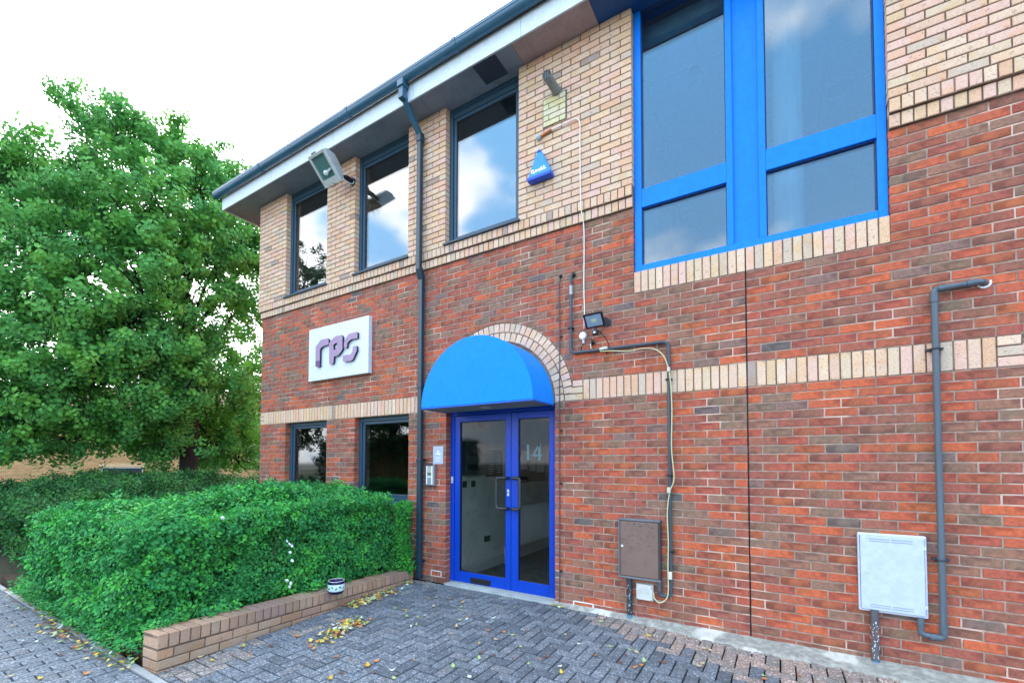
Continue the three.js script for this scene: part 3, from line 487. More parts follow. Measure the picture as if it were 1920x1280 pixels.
{ // alarm sounder
  const t = thing('alarm_box', 'blue triangular burglar alarm box high on the cream brick wall', 'alarm box', [-2.045, 4.85, 0.05]);
  const tri = [[-0.155, -0.03], [-0.14, -0.05], [0.14, -0.05], [0.155, -0.03], [0.022, 0.262], [-0.022, 0.262]];
  part('case', extrude(tri, 0.0, 0.085, [], 0.014), M('#2f92f2', { rough: 0.3, map: speckTex }), t);
  part('skirt', box(-0.153, 0.153, -0.058, -0.012, 0.004, 0.092, 0.012), M('#0b48c0', { rough: 0.35 }), t);
  part('cap', extrude([[-0.03, 0.24], [0.03, 0.24], [0.012, 0.268], [-0.012, 0.268]], 0.01, 0.089, [], 0.004), M('#0b3a9a', { rough: 0.35 }), t);
  const w = M('#f2f5f7', { rough: 0.5 }); part('lettering', [cable([[-0.095, 0.02, 0.0862], [-0.088, 0.055, 0.0862], [-0.065, 0.05, 0.0862], [-0.075, 0.022, 0.0862], [-0.05, 0.018, 0.0862], [-0.038, 0.05, 0.0862], [-0.028, 0.02, 0.0862], [-0.012, 0.045, 0.0862], [0.0, 0.02, 0.0862], [0.012, 0.048, 0.0862], [0.02, 0.02, 0.0862], [0.036, 0.062, 0.0862], [0.042, 0.022, 0.0862], [0.058, 0.03, 0.0862], [0.066, 0.066, 0.0862], [0.07, 0.022, 0.0862], [0.09, 0.034, 0.0862]], 0.0065, 120, 6).scale(1, 1, 0.2).translate(0, 0, 0.0862 * 0.8), ], w, t);
}
{ // boiler flue / overflow stub
  const t = thing('flue_pipe', 'short grey flue pipe stub sticking out above the alarm box', 'flue', [-1.86, 5.775, 0.05]);
  part('tube', new THREE.CylinderGeometry(0.05, 0.05, 0.26, 26, 1, true).rotateX(Math.PI / 2).translate(0, 0, 0.13), M('#8c9290', { rough: 0.6, map: grimeTex, side: THREE.DoubleSide }), t);
  part('grille', [new THREE.CylinderGeometry(0.046, 0.046, 0.004, 24).rotateX(Math.PI / 2).translate(0, 0, 0.24)], M('#2b2f31', { rough: 0.6 }), t);
  part('grille_bar', [-0.03, -0.01, 0.01, 0.03].map((x) => box(x - 0.003, x + 0.003, -0.042, 0.042, 0.243, 0.258)), M('#6e7474', { rough: 0.5 }), t);
  part('collar', new THREE.TorusGeometry(0.053, 0.008, 8, 28).translate(0, 0, 0.006), M('#77716a', { rough: 0.9 }), t);
}
{ // thin white cable with an orange sleeve and a grey end cap
  const t = thing('white_cable', 'thin white cable running down the wall from an orange sleeve', 'cable');
  part('lead', cable([[-1.94, 5.345, 0.066], [-1.75, 5.352, 0.066], [-1.61, 5.346, 0.066], [-1.578, 5.30, 0.066], [-1.574, 5.1, 0.064], [-1.572, 4.6, 0.064], [-1.568, 4.44, 0.064], [-1.565, 4.30, 0.05], [-1.556, 4.18, 0.012], [-1.552, 3.9, 0.009], [-1.556, 3.5, 0.009], [-1.55, 3.2, 0.009], [-1.552, 3.02, 0.010]], 0.0062, 160, 7), M('#e9dfd2', { rough: 0.5 }), t);
  part('sleeve', rod([-2.06, 5.318, 0.069], [-1.92, 5.346, 0.069], 0.0145), M('#c8763f', { rough: 0.6, map: grimeTex }), t);
  part('end_cap', new THREE.SphereGeometry(0.032, 18, 14).scale(1, 1, 0.9).translate(-2.085, 5.312, 0.078), M('#a9b6b4', { rough: 0.4 }), t);
  part('sleeve', rod([-1.553, 3.02, 0.012], [-1.553, 3.16, 0.012], 0.0105), M('#c9958a', { rough: 0.6 }), t);
}
{ // big floodlight under the eaves
  const t = thing('large_floodlight', 'large pale grey box floodlight tilted down under the eaves', 'floodlight', [-5.46, 5.925, 0.45]);
  const inner = (g) => g.rotateX(Math.PI / 4);
  part('housing', [inner(extrudeX([[0.0, 0.205], [0.0, -0.205], [-0.07, -0.205], [-0.14, -0.08], [-0.15, 0.10], [-0.06, 0.205]], -0.172, 0.172))], M('#aeb4b2', { rough: 0.5, map: grimeTex }), t);
  part('bezel', [box(-0.182, -0.142, -0.215, 0.215, -0.004, 0.028, 0.004), box(0.142, 0.182, -0.215, 0.215, -0.004, 0.028, 0.004), box(-0.142, 0.142, 0.175, 0.215, -0.003, 0.027, 0.004), box(-0.142, 0.142, -0.215, -0.125, -0.003, 0.027, 0.004)].map(inner), M('#ccd4d2', { rough: 0.45, map: grimeTex }), t);
  part('reflector', inner(box(-0.141, 0.141, -0.124, 0.174, 0.0005, 0.003)), M('#7fb0ae', { rough: 0.25, metal: 0.5 }), t);
  part('lamp_bulb', [inner(new THREE.SphereGeometry(0.036, 16, 12).scale(1.2, 1, 0.7).translate(-0.01, -0.05, 0.022)), inner(rod([0.03, -0.05, 0.02], [0.11, -0.03, 0.02], 0.014))], M('#e3e8ea', { rough: 0.15 }), t);
  part('glass', inner(metric(new THREE.PlaneGeometry(0.284, 0.30).translate(0, 0.025, 0.024))), M('#eef6f6', { rough: 0.02, transmission: 1, thickness: 0, ior: 1.5 }), t);
  part('clip', [inner(box(-0.09, 0.0, 0.205, 0.232, 0.0, 0.02, 0.003))], M('#5c6262', { rough: 0.5 }), t);
  part('bracket', [beam([0.10, -0.10, -0.10], [0.12, -0.02, -0.26], 0.045, 0.04), rod([0.12, -0.02, -0.26], [0.12, -0.02, -0.398], 0.038), rod([0.12, -0.02, -0.385], [0.12, -0.02, -0.399], 0.062, 0.062, 20)], black, t);
  part('flex', cable([[0.13, -0.06, -0.12], [0.19, -0.13, -0.22], [0.2, -0.12, -0.32], [0.16, -0.03, -0.39]], 0.007, 30), M('#c9ced0', { rough: 0.5 }), t);
  part('nest_straw', Array.from({ length: 26 }, (_, i) => { const x = rr(-0.05, 0.17), y = rr(-0.02, 0.02); return rod([x, -0.16 + y, -0.16], [x + rr(-0.05, 0.05), -0.16 - rr(0.01, 0.07), -0.14 + rr(-0.06, 0.08)], 0.0016, 0.001, 4); }), M('#4a4238', { rough: 1 }), t);
}
{ // small LED floodlight with motion sensor
  const t = thing('led_floodlight', 'small black LED floodlight with motion sensor beside the door arch', 'floodlight', [-1.39, 3.05, 0.145]);
  const tilt = (g) => g.rotateX(0.62).rotateY(-0.08);
  part('housing', [tilt(box(-0.103, 0.103, -0.075, 0.075, -0.028, 0.0, 0.006)), tilt(box(-0.07, 0.07, -0.05, 0.05, -0.045, -0.028, 0.004))], black, t);
  part('bezel', [box(-0.106, -0.088, -0.078, 0.078, -0.006, 0.008, 0.003), box(0.088, 0.106, -0.078, 0.078, -0.006, 0.008, 0.003), box(-0.088, 0.088, 0.06, 0.078, -0.005, 0.007, 0.003), box(-0.088, 0.088, -0.078, -0.06, -0.005, 0.007, 0.003)].map(tilt), black, t);
  part('reflector', tilt(box(-0.088, 0.088, -0.06, 0.06, 0.0, 0.0022)), M('#aebfce', { rough: 0.25, metal: 0.35 }), t); part('led_chip', tilt(box(-0.03, 0.03, -0.018, 0.018, 0.0022, 0.004)), M('#cfd6a8', { rough: 0.5 }), t);
  part('cover_glass', tilt(metric(new THREE.PlaneGeometry(0.178, 0.122).translate(0, 0, 0.0062))), M('#f2f7fa', { rough: 0.02, transmission: 1, thickness: 0 }), t);
  part('bracket', [beam([0.10, 0.01, -0.03], [0.12, -0.005, -0.142], 0.012, 0.05), box(0.05, 0.14, -0.035, 0.03, -0.1449, -0.138, 0.002)], M('#4b4f53', { rough: 0.4, metal: 0.3 }), t);
  const s = part('motion_sensor', box(-0.03, 0.03, -0.145, -0.098, -0.055, -0.01, 0.008), black, t); part('sensor_lens', new THREE.SphereGeometry(0.013, 14, 10).translate(0, -0.125, -0.01), M('#dfe6e8', { rough: 0.3 }), s); part('sensor_stem', box(-0.012, 0.012, -0.1, -0.07, -0.045, -0.02), black, s);
  part('flex', cable([[0.03, -0.10, -0.04], [0.08, -0.16, -0.09], [0.115, -0.26, -0.125], [0.09, -0.34, -0.128]], 0.0045, 40), black, t);
}
{
  const t = thing('junction_box', 'round white junction box below the small black floodlight', 'junction box', [-1.565, 2.945, 0]);
  part('body', new THREE.CylinderGeometry(0.04, 0.042, 0.03, 28).rotateX(Math.PI / 2).translate(0, 0, 0.0155), white, t); part('lid', new THREE.CylinderGeometry(0.031, 0.034, 0.008, 28).rotateX(Math.PI / 2).translate(0, 0, 0.0345), M('#f4f5f7', { rough: 0.35 }), t);
  part('gland', rod([0.004, -0.038, 0.016], [0.008, -0.085, 0.016], 0.014, 0.012), white, t); part('flex', cable([[0.008, -0.085, 0.016], [-0.01, -0.115, 0.02], [-0.022, -0.15, 0.02], [-0.02, -0.18, 0.016]], 0.005, 30), black, t);
  const f = thing('cable_outlet', 'small black rubber cable outlet above the grey conduit', 'outlet', [-1.462, 2.875, 0]);
  part('boot', [new THREE.ConeGeometry(0.03, 0.06, 5).translate(0, 0.0, 0.018), new THREE.SphereGeometry(0.02, 10, 8).translate(0.008, -0.018, 0.02)], black, f); part('tail', cable([[-0.006, -0.01, 0.03], [-0.012, -0.05, 0.03], [-0.004, -0.085, 0.028]], 0.006, 20), M('#d9d2c0', { rough: 0.6 }), f);
}
{ // conduit feeding the brown meter box
  const t = thing('dark_conduit', 'dark grey conduit running from above the arch down to the brown meter box', 'conduit'), cm = M('#46505a', { rough: 0.5, map: grimeTex });
  part('pipe', pipe([[-1.685, 3.64, 0.0], [-1.70, 3.625, 0.028], [-1.702, 2.77, 0.028], [-0.672, 2.755, 0.028], [-0.668, 0.285, 0.028], [-0.775, 0.285, 0.028], [-0.775, 0.37, 0.032]], 0.0165, 0.06), cm, t);
  part('wall_boot', new THREE.SphereGeometry(0.026, 14, 10).translate(-1.68, 3.645, 0.008), black, t);
  for (const [x, y] of [[-1.702, 3.05], [-0.67, 2.38], [-0.669, 1.45], [-0.669, 0.72], [-1.3, 2.763]]) part('saddle_clip', y > 2.7 && x < -1 && x > -1.5 ? box(x - 0.01, x + 0.01, y - 0.026, y + 0.026, 0, 0.048, 0.004) : box(x - 0.03, x + 0.03, y - 0.009, y + 0.009, 0, 0.048, 0.004), black, t);
  part('coupling', rod([-0.775, 0.33, 0.03], [-0.775, 0.43, 0.03], 0.024), M('#57585a', { rough: 0.5, map: grimeTex }), t);
  part('paint_splash', rod([-1.7, 3.42, 0.029], [-1.7, 3.52, 0.029], 0.0172), M('#b9c0c4', { rough: 0.7, map: grimeTex }), t);
  const e = thing('cream_cable', 'loose cream cable tied along the dark conduit down to the small grey box', 'cable');
  part('lead', cable([[-1.36, 2.74, 0.05], [-1.24, 2.73, 0.056], [-1.05, 2.705, 0.05], [-0.92, 2.712, 0.05], [-0.80, 2.69, 0.056], [-0.72, 2.62, 0.058], [-0.678, 2.52, 0.055], [-0.655, 2.40, 0.055], [-0.64, 2.1, 0.055], [-0.646, 1.7, 0.055], [-0.628, 1.40, 0.058], [-0.664, 1.30, 0.056], [-0.69, 1.1, 0.054], [-0.684, 0.8, 0.054], [-0.69, 0.55, 0.054], [-0.688, 0.36, 0.054], [-0.70, 0.28, 0.056], [-0.74, 0.235, 0.06], [-0.78, 0.225, 0.06], [-0.82, 0.26, 0.056], [-0.828, 0.31, 0.05]], 0.0062, 220, 7), M('#c4bb8c', { rough: 0.55 }), e);
  part('connector', [box(-0.68, -0.652, 2.45, 2.495, 0.04, 0.066, 0.004)], M('#b9bca8', { rough: 0.5 }), e); part('connector', [box(-0.69, -0.658, 1.28, 1.335, 0.042, 0.068, 0.004)], M('#bdbca4', { rough: 0.5 }), e); part('connector', [box(-0.684, -0.652, 0.46, 0.53, 0.042, 0.068, 0.003)], M('#cfccba', { rough: 0.5 }), e); part('connector', rod([-1.36, 2.762, 0.055], [-1.28, 2.768, 0.055], 0.016), M('#c5cbbd', { rough: 0.5 }), e);
  const c = thing('earth_cable', 'thin dark cable clipped straight down beside the door arch', 'cable');
  part('lead', cable([[-1.838, 3.66, 0.002], [-1.846, 3.62, 0.012], [-1.846, 3.0, 0.012], [-1.848, 2.0, 0.0125], [-1.85, 1.0, 0.012], [-1.85, 0.04, 0.012]], 0.0058, 60, 6), M('#3f4650', { rough: 0.6 }), c);
  part('wall_boot', new THREE.SphereGeometry(0.02, 12, 10).translate(-1.836, 3.665, 0.006), black, c);
  for (const y of [2.98, 1.93, 1.34, 0.38]) part('cable_clip', box(-1.846, -1.822, y - 0.011, y + 0.011, 0, 0.02, 0.003), black, c);
}
{ // meter boxes and their pipes
  const t = thing('brown_meter_box', 'weathered brown meter cabinet with dark rim on the red brick', 'meter box', [-0.965, 0.713, 0]);
  const bm = M('#7b6258', { rough: 0.55, map: grimeTex }), rim = M('#3f3a3c', { rough: 0.5, map: grimeTex });
  part('case', box(-0.208, 0.208, -0.296, 0.296, 0.001, 0.046, 0.012), rim, t); part('door', box(-0.19, 0.186, -0.274, 0.27, 0.044, 0.056, 0.008), bm, t);
  part('rim', [box(-0.21, 0.21, -0.30, -0.279, 0.004, 0.062, 0.006), box(-0.208, -0.194, -0.28, 0.29, 0.02, 0.060, 0.004), box(-0.208, 0.206, 0.276, 0.297, 0.004, 0.060, 0.005)], M('#6d7076', { rough: 0.5, map: grimeTex }), t);
  part('lock', rod([-0.168, 0.02, 0.05], [-0.168, 0.02, 0.062], 0.012), M('#d8d6d0', { rough: 0.4 }), t);
  const scr = M('#3e3534', { rough: 0.8 }), rs = rng(5); part('scuff', Array.from({ length: 34 }, () => { const x = rr(-0.175, 0.15, rs), y = 0.255 - Math.pow(rs(), 2) * 0.3; return new THREE.SphereGeometry(1, 6, 4).scale(rr(0.004, 0.016, rs), rr(0.0015, 0.004, rs), 0.0006).rotateZ(rr(-0.9, 0.3, rs)).translate(x, y, 0.0561); }), scr, t);
  const s = thing('brown_box_stub_pipe', 'dark paint-chipped pipe from the ground into the brown meter box', 'pipe', [-1.068, 0, 0.03]);
  part('pipe', rod([0, 0.0, 0], [0, 0.425, 0], 0.024), M('#2f3a44', { rough: 0.5, map: grimeTex }), s); const fl = M('#9fb0b8', { rough: 0.7 }), rf = rng(9);
  part('paint_flake', Array.from({ length: 26 }, () => { const a = rr(-1.4, 1.0, rf), y = rr(0.04, 0.36, rf); return new THREE.SphereGeometry(1, 6, 4).scale(rr(0.002, 0.005, rf), rr(0.003, 0.010, rf), 0.0012).rotateY(Math.PI / 2 * 0 + a * 0.0).translate(0, 0, 0.0240).rotateY(a).translate(0, y, 0); }), fl, s);
  part('foot_sleeve', rod([0, 0.0, 0], [0, 0.05, 0], 0.0255), M('#5f8ea6', { rough: 0.6, map: grimeTex }), s);
  const g = thing('small_grey_box', 'small pale grey terminal box under the brown meter box', 'junction box', [-0.917, 0.293, 0]);
  part('base', box(-0.084, 0.084, -0.078, 0.08, 0.0, 0.03, 0.008), M('#b3b6b2', { rough: 0.5, map: grimeTex }), g); part('lid', extrude([[-0.08, -0.072], [0.08, -0.072], [0.08, 0.064], [0.04, 0.075], [-0.08, 0.078]], 0.028, 0.05, [], 0.005), M('#c9cac4', { rough: 0.5, map: grimeTex }), g);
  part('screw', [[-0.07, 0.066], [0.07, 0.055], [-0.07, -0.063], [0.07, -0.063]].map(([x, y]) => rod([x, y, 0.048], [x, y, 0.0525], 0.005)), M('#9a7c50', { rough: 0.5 }), g);
  const mk = M('#aab0ae', { rough: 0.6 }); part('embossed_mark', [...[-0.04, 0.035].flatMap((x) => [box(x - 0.016, x + 0.016, 0.004, 0.008, 0.0495, 0.0515), box(x - 0.013, x + 0.013, -0.008, -0.003, 0.0495, 0.0515), new THREE.TorusGeometry(0.01, 0.002, 6, 20).translate(x, 0.03, 0.0505)]), box(-0.06, 0.06, -0.038, -0.035, 0.0495, 0.0512)], mk, g);
  const w = thing('white_meter_box', 'white meter cabinet with slotted door on the red brick', 'meter box', [0.962, 0.717, 0]);
  part('case', box(-0.205, 0.205, -0.305, 0.305, 0.001, 0.035, 0.012), white, w);
  part('door', extrude(rect(-0.19, 0.188, -0.285, 0.285), 0.033, 0.045, [], 0.003), M('#c3cddb', { rough: 0.4, map: speckTex }), w);
  part('seam', frameGeo(-0.194, 0.192, -0.289, 0.289, 0.004, 0.030, 0.0362), M('#4a6a9c', { rough: 0.6 }), w);
  for (const y of [0.245, 0.262, -0.245, -0.262]) for (const [a, b] of [[-0.135, -0.012], [0.0, 0.122]]) part('vent_slot', box(a, b, y - 0.0035, y + 0.0035, 0.044, 0.0458), M('#8e98a8', { rough: 0.6 }), w);
  part('hinge', box(0.184, 0.200, 0.20, 0.225, 0.034, 0.047, 0.003), white, w); part('hinge', box(0.184, 0.200, -0.235, -0.21, 0.034, 0.047, 0.003), white, w); part('lock', [rod([-0.152, 0.0, 0.043], [-0.152, 0.0, 0.049], 0.012), box(-0.158, -0.146, -0.002, 0.002, 0.048, 0.0505)], M('#b9bec6', { rough: 0.4 }), w);
  const p = thing('rusty_stub_pipe', 'rust-spotted pipe from the ground into the white meter box', 'pipe', [0.852, 0, 0.035]);
  part('pipe', rod([0, 0.0, 0], [0, 0.43, 0], 0.0265, 0.0265, 18), M('#5a5a60', { rough: 0.6, map: grimeTex }), p); const rust = [M('#8a5f4a', { rough: 0.9 }), M('#c3c7cc', { rough: 0.8 })];
  for (let k = 0; k < 2; k++) part(k ? 'paint_flake' : 'rust_patch', Array.from({ length: 30 }, () => { const a = rr(-1.5, 1.2, rf), y = rr(0.06, k ? 0.34 : 0.30, rf); return new THREE.SphereGeometry(1, 6, 4).scale(rr(0.002, 0.006, rf), rr(0.003, 0.011, rf), 0.0012).translate(0, 0, 0.0265).rotateY(a).translate(0, y, 0); }), rust[k], p);
  part('foot_sleeve', rod([0, 0.0, 0], [0, 0.045, 0], 0.028, 0.028, 18), M('#4f86ab', { rough: 0.5, map: grimeTex }), p);
  const gp = thing('grey_gas_pipe', 'grey pipe climbing from the white meter box to a hole in the wall', 'pipe');
  part('pipe', pipe([[1.118, 0.42, 0.045], [1.118, 0.30, 0.045], [1.243, 0.292, 0.045], [1.243, 2.865, 0.045], [1.50, 2.872, 0.045], [1.52, 2.872, 0.0]], 0.0205, 0.03, 14), greyPvc, gp);
  for (const [a, b] of [[[1.243, 2.77, 0.045], [1.243, 2.84, 0.045]], [[1.265, 2.865, 0.045], [1.33, 2.867, 0.045]], [[1.42, 2.87, 0.045], [1.475, 2.872, 0.045]], [[1.243, 0.33, 0.045], [1.243, 0.40, 0.045]], [[1.165, 0.293, 0.045], [1.225, 0.293, 0.045]]]) part('elbow_socket', rod(a, b, 0.0245), greyPvc, gp);
  for (const y of [2.42, 0.86]) part('pipe_bracket', [box(1.195, 1.291, y - 0.008, y + 0.008, 0.0, 0.034, 0.003), new THREE.TorusGeometry(0.026, 0.005, 8, 24).rotateX(Math.PI / 2).translate(1.243, y, 0.045)], M('#2c343b', { rough: 0.5 }), gp);
  part('sealant_ring', new THREE.TorusGeometry(0.032, 0.008, 8, 20, 4.2).rotateZ(2.6).translate(1.522, 2.868, 0.004), M('#dddcd8', { rough: 0.8 }), gp);
}
{ // plaque and entry phone beside the door
  const t = thing('wall_plaque', 'small silver notice plaque fixed above the entry phone', 'plaque', [-3.617, 1.668, 0]);
  part('plate', box(-0.087, 0.087, -0.117, 0.117, 0.0, 0.005, 0.002), M('#aebacb', { rough: 0.35, metal: 0.25 }), t);
  part('arrow', [box(-0.045, 0.03, 0.008, 0.022, 0.005, 0.0062), extrude([[0.02, -0.002], [0.05, 0.015], [0.02, 0.032]], 0.005, 0.0062), extrude([[-0.02, 0.03], [0.02, 0.03], [0.0, 0.07]], 0.005, 0.0058)], M('#f2f4f8', { rough: 0.5 }), t);
  part('print_line', [-0.025, -0.043, -0.061, -0.08].map((y, i) => box(-0.055, 0.05 - i * 0.008, y - 0.003, y + 0.003, 0.005, 0.0058)), M('#d9e3ee', { rough: 0.5 }), t);
  const p = thing('entry_phone', 'silver entry phone panel with keypad beside the blue door', 'intercom', [-3.722, 1.405, 0]);
  part('case', box(-0.075, 0.075, -0.145, 0.145, 0.0, 0.045, 0.006), M('#8f8a8c', { rough: 0.4, metal: 0.3 }), p); part('hood', [box(-0.08, 0.045, 0.128, 0.15, 0.03, 0.062, 0.003), box(-0.08, -0.066, -0.14, 0.13, 0.03, 0.055, 0.002)], M('#2c3236', { rough: 0.4 }), p);
  part('face_plate', [box(-0.062, -0.046, -0.125, 0.122, 0.044, 0.049, 0.001), box(0.028, 0.046, -0.125, 0.122, 0.044, 0.049, 0.001)], M('#e3ebee', { rough: 0.3 }), p);
  part('display', box(-0.044, 0.026, 0.035, 0.118, 0.044, 0.047), M('#a8a996', { rough: 0.3 }), p); part('speaker_grille', box(-0.044, 0.026, -0.0, 0.03, 0.044, 0.047), M('#5d6058', { rough: 0.5 }), p);
  for (let i = 0; i < 3; i++) for (let j = 0; j < 4; j++) part('key', box(-0.04 + i * 0.022, -0.022 + i * 0.022, -0.118 + j * 0.028, -0.098 + j * 0.028, 0.044, 0.050, 0.002), M(j === 3 ? '#dcd9c8' : '#8b98a0', { rough: 0.4 }), p);
  part('bottom_lip', box(-0.07, 0.05, -0.148, -0.13, 0.03, 0.056, 0.003), M('#2c3236', { rough: 0.4 }), p);
}
{ // inside the lobby, on the side wall
  const x = -3.504, b = thing('fuse_board', 'dark grey consumer unit on the lobby wall behind the door glass', 'electrical box', [x, 1.63, -0.62]);
  part('case', box(0, 0.09, -0.235, 0.235, -0.27, 0.27, 0.006), M('#33403f', { rough: 0.5 }), b); part('cover_strip', [box(0.09, 0.097, 0.03, 0.09, -0.25, 0.2), box(0.09, 0.097, -0.16, -0.08, -0.25, 0.25)], black, b);
  const d = thing('directory_board', 'black tenant directory board with white lines on the lobby wall', 'notice board', [x, 1.56, -1.15]);
  part('panel', box(0, 0.02, -0.20, 0.20, -0.22, 0.22, 0.003), black, d); const dw = M('#c4c9c6', { rough: 0.6 }), rd = rng(3); part('letter_strip', Array.from({ length: 10 }, (_, i) => box(0.02, 0.0215, 0.15 - i * 0.034, 0.158 - i * 0.034, 0.02 + rr(0, 0.05, rd), 0.18)), dw, d); part('number_strip', Array.from({ length: 8 }, (_, i) => box(0.02, 0.0215, 0.12 - i * 0.037, 0.128 - i * 0.037, -0.17, -0.10 + rr(0, 0.06, rd))), dw, d);
  const r = thing('radiator', 'white ribbed panel radiator on the lobby wall', 'radiator', [x, 0.53, -2.2]);
  part('panel', box(0.03, 0.06, -0.33, 0.33, -0.75, 0.75, 0.006), M('#d8d8d2', { rough: 0.45 }), r); for (let i = 0; i < 26; i++) part('rib', box(0.06, 0.078, -0.30, 0.30, -0.72 + i * 0.057, -0.685 + i * 0.057, 0.006), M('#dcdcd6', { rough: 0.45 }), r); part('bracket', [box(0, 0.03, -0.2, 0.2, -0.5, -0.46), box(0, 0.03, -0.2, 0.2, 0.46, 0.5)], white, r); part('valve', rod([0.05, -0.36, 0.80], [0.05, -0.28, 0.80], 0.02), white, r); part('feed_pipe', rod([0.05, -0.53, 0.80], [0.05, -0.33, 0.80], 0.008), white, r);
  const n = thing('notice_board', 'framed pinboard with paper notices on the lobby wall above the radiator', 'notice board', [x, 1.56, -2.3]);
  part('frame', box(0, 0.022, -0.32, 0.32, -0.55, 0.55, 0.003), M('#4b4038', { rough: 0.6 }), n); for (const [y, z, h, w] of [[0.05, 0.25, 0.3, 0.21], [0.02, -0.05, 0.3, 0.21], [-0.05, -0.35, 0.21, 0.3]]) part('paper', box(0.022, 0.0235, y - h / 2, y + h / 2, z - w / 2, z + w / 2), M('#b9bcb8', { rough: 0.8 }), n);
  for (const [y, z] of [[1.27, -0.42], [1.27, -0.62]]) single('light_switch', box(x, x + 0.012, y - 0.043, y + 0.043, z - 0.043, z + 0.043, 0.003), M('#2c2a28', { rough: 0.5 }), 'dark switch plate below the fuse board in the lobby', 'switch', 'switch plates in the lobby');
  single('wall_socket', box(x, x + 0.012, 0.40, 0.487, -1.05, -0.9, 0.003), M('#3a3836', { rough: 0.5 }), 'double wall socket low on the lobby wall', 'socket');
  single('fire_bell', new THREE.CylinderGeometry(0.075, 0.08, 0.06, 24).rotateZ(Math.PI / 2).translate(x + 0.03, 2.16, -0.78), M('#a3231c', { rough: 0.4 }), 'red fire alarm bell high on the lobby wall', 'fire alarm');
}

// ------------------------------------------------------------------ low garden wall
{
  const t = thing('garden_wall', 'low cream brick garden wall with upright coping bricks edging the hedge', 'garden wall');
  const a0 = V(lowX(3.0), 0, 2.995), a1 = V(lowX(0.06), 0, 0.06), L = a0.distanceTo(a1);   // local +x runs from the free end to the building
  t.position.copy(a0); t.rotation.y = Math.atan2(-(a1.z - a0.z), a1.x - a0.x);
  const drop = (s) => mixn(0.268, 0.128, s / L), r = rng(33), sl = -Math.atan2(0.14, L);   // top edge above the paving
  part('mortar', extrude([[0.006, -0.08], [L - 0.01, -0.08], [L - 0.01, 0.122], [0.006, 0.262]], -0.21, -0.006), creamMortar, t);
  const topMat = ['#b08c74', '#b8957c', '#a98a72', '#bf9a7e', '#a78878', '#b79a80'].map((c) => M(c, { map: creamTex, bump: grainBump, bumpScale: 0.002, rough: 0.92 }));
  const n = Math.round(L / 0.0755);
  for (let i = 0; i < n; i++) {                            // upright coping bricks, two deep
    const s = (i + 0.5) * L / n; const w = L / n - 0.010;
    const o = part('coping_brick', metric(new RoundedBoxGeometry(w, 0.1025, 0.215, 2, 0.004)), pick(topMat, r), t); o.position.set(s, drop(s) - 0.051 + rr(-0.002, 0.002, r), -0.1065 + rr(-0.002, 0.002, r)); o.rotation.set(rr(-0.01, 0.01, r), rr(-0.012, 0.012, r), sl + rr(-0.006, 0.006, r));
  }
  for (let k = 0; k < 3; k++) { const m = Math.round(L / B), off = k % 2 ? 0 : 0.5; for (let i = 0; i <= m; i++) { let s0 = (i - off) * B, s1 = s0 + B; s0 = Math.max(0, s0); s1 = Math.min(L, s1); if (s1 - s0 < 0.04) continue; const s = (s0 + s1) / 2, y = drop(s) - 0.1125 - (k + 0.5) * C; if (y < -0.05) continue; const o = part('wall_brick', brickGeo(s1 - s0 - J, C - J, 0.1, Math.floor(r() * 8)), pick(topMat, r), t); o.position.set(s, y, rr(-0.002, 0.001, r)); o.rotation.z = sl; 
      if (s0 <= 0.001) { const e = part('wall_brick', brickGeo(0.2, C - J, 0.1, Math.floor(r() * 8)), pick(topMat, r), t); e.position.set(0, y, -0.107); e.rotation.y = -Math.PI / 2; } } }
}

// ------------------------------------------------------------------ planting
function leafTris(P, at, dir, side, len, wid, fold) {      // a pointed leaf of four faces, folded along its rib
  const nrm = dir.clone().cross(side).normalize(), pt = (a, b, c) => at.clone().addScaledVector(dir, a * len).addScaledVector(side, b * wid).addScaledVector(nrm, c * len);
  const b = pt(0, 0, 0), t = pt(1, 0, -0.10), l1 = pt(0.28, -0.48, -fold), l2 = pt(0.66, -0.40, -fold), r1 = pt(0.28, 0.48, -fold), r2 = pt(0.66, 0.40, -fold), m = pt(0.5, 0, 0);
  for (const [x, y, z] of [[b, m, l1], [l1, m, l2], [l2, m, t], [b, r1, m], [r1, r2, m], [r2, t, m]]) P.push(x.x, x.y, x.z, y.x, y.y, y.z, z.x, z.y, z.z);
}
function sprig(n, len, wid, stem, spread, seed, droop = 0.3) {   // a twig with n leaves, growing along +y from the origin
  const r = rng(seed), P = [];
  for (let i = 0; i < n; i++) {
    const h = stem * (0.15 + 0.85 * i / n), a = i * 2.4 + r(), out = V(Math.cos(a), rr(0.1, 0.8, r) - droop, Math.sin(a)).normalize(), side = out.clone().cross(V(rr(-0.4, 0.4, r), 1, rr(-0.4, 0.4, r))).normalize(), k = rr(0.7, 1.15, r);
    leafTris(P, V(Math.cos(a) * spread * 0.12, h, Math.sin(a) * spread * 0.12), out, side, len * k, wid * k, rr(0.04, 0.16, r));
  }
  const g = new THREE.BufferGeometry(); g.setAttribute('position', new THREE.Float32BufferAttribute(P, 3)); g.computeVertexNormals(); return g;
}
function leafMat(color, through = 0.4, rough = 0.55) { return M(color, { rough: 0.9, transmission: through, thickness: 0, side: THREE.DoubleSide, ior: 1.4 }); }
function scatter(name, geo, mat, places, parent, colors, kind) {
  const im = new THREE.InstancedMesh(geo, mat, places.length), c = new THREE.Color(); im.name = name; im.castShadow = im.receiveShadow = true;
  places.forEach((p, i) => { im.setMatrixAt(i, p.m); im.setColorAt(i, c.copy(colors[p.c % colors.length])); });
  if (kind) im.userData.kind = kind; parent.add(im); return im;
}
const lin = (r, g, b) => new THREE.Color().setRGB(r, g, b);
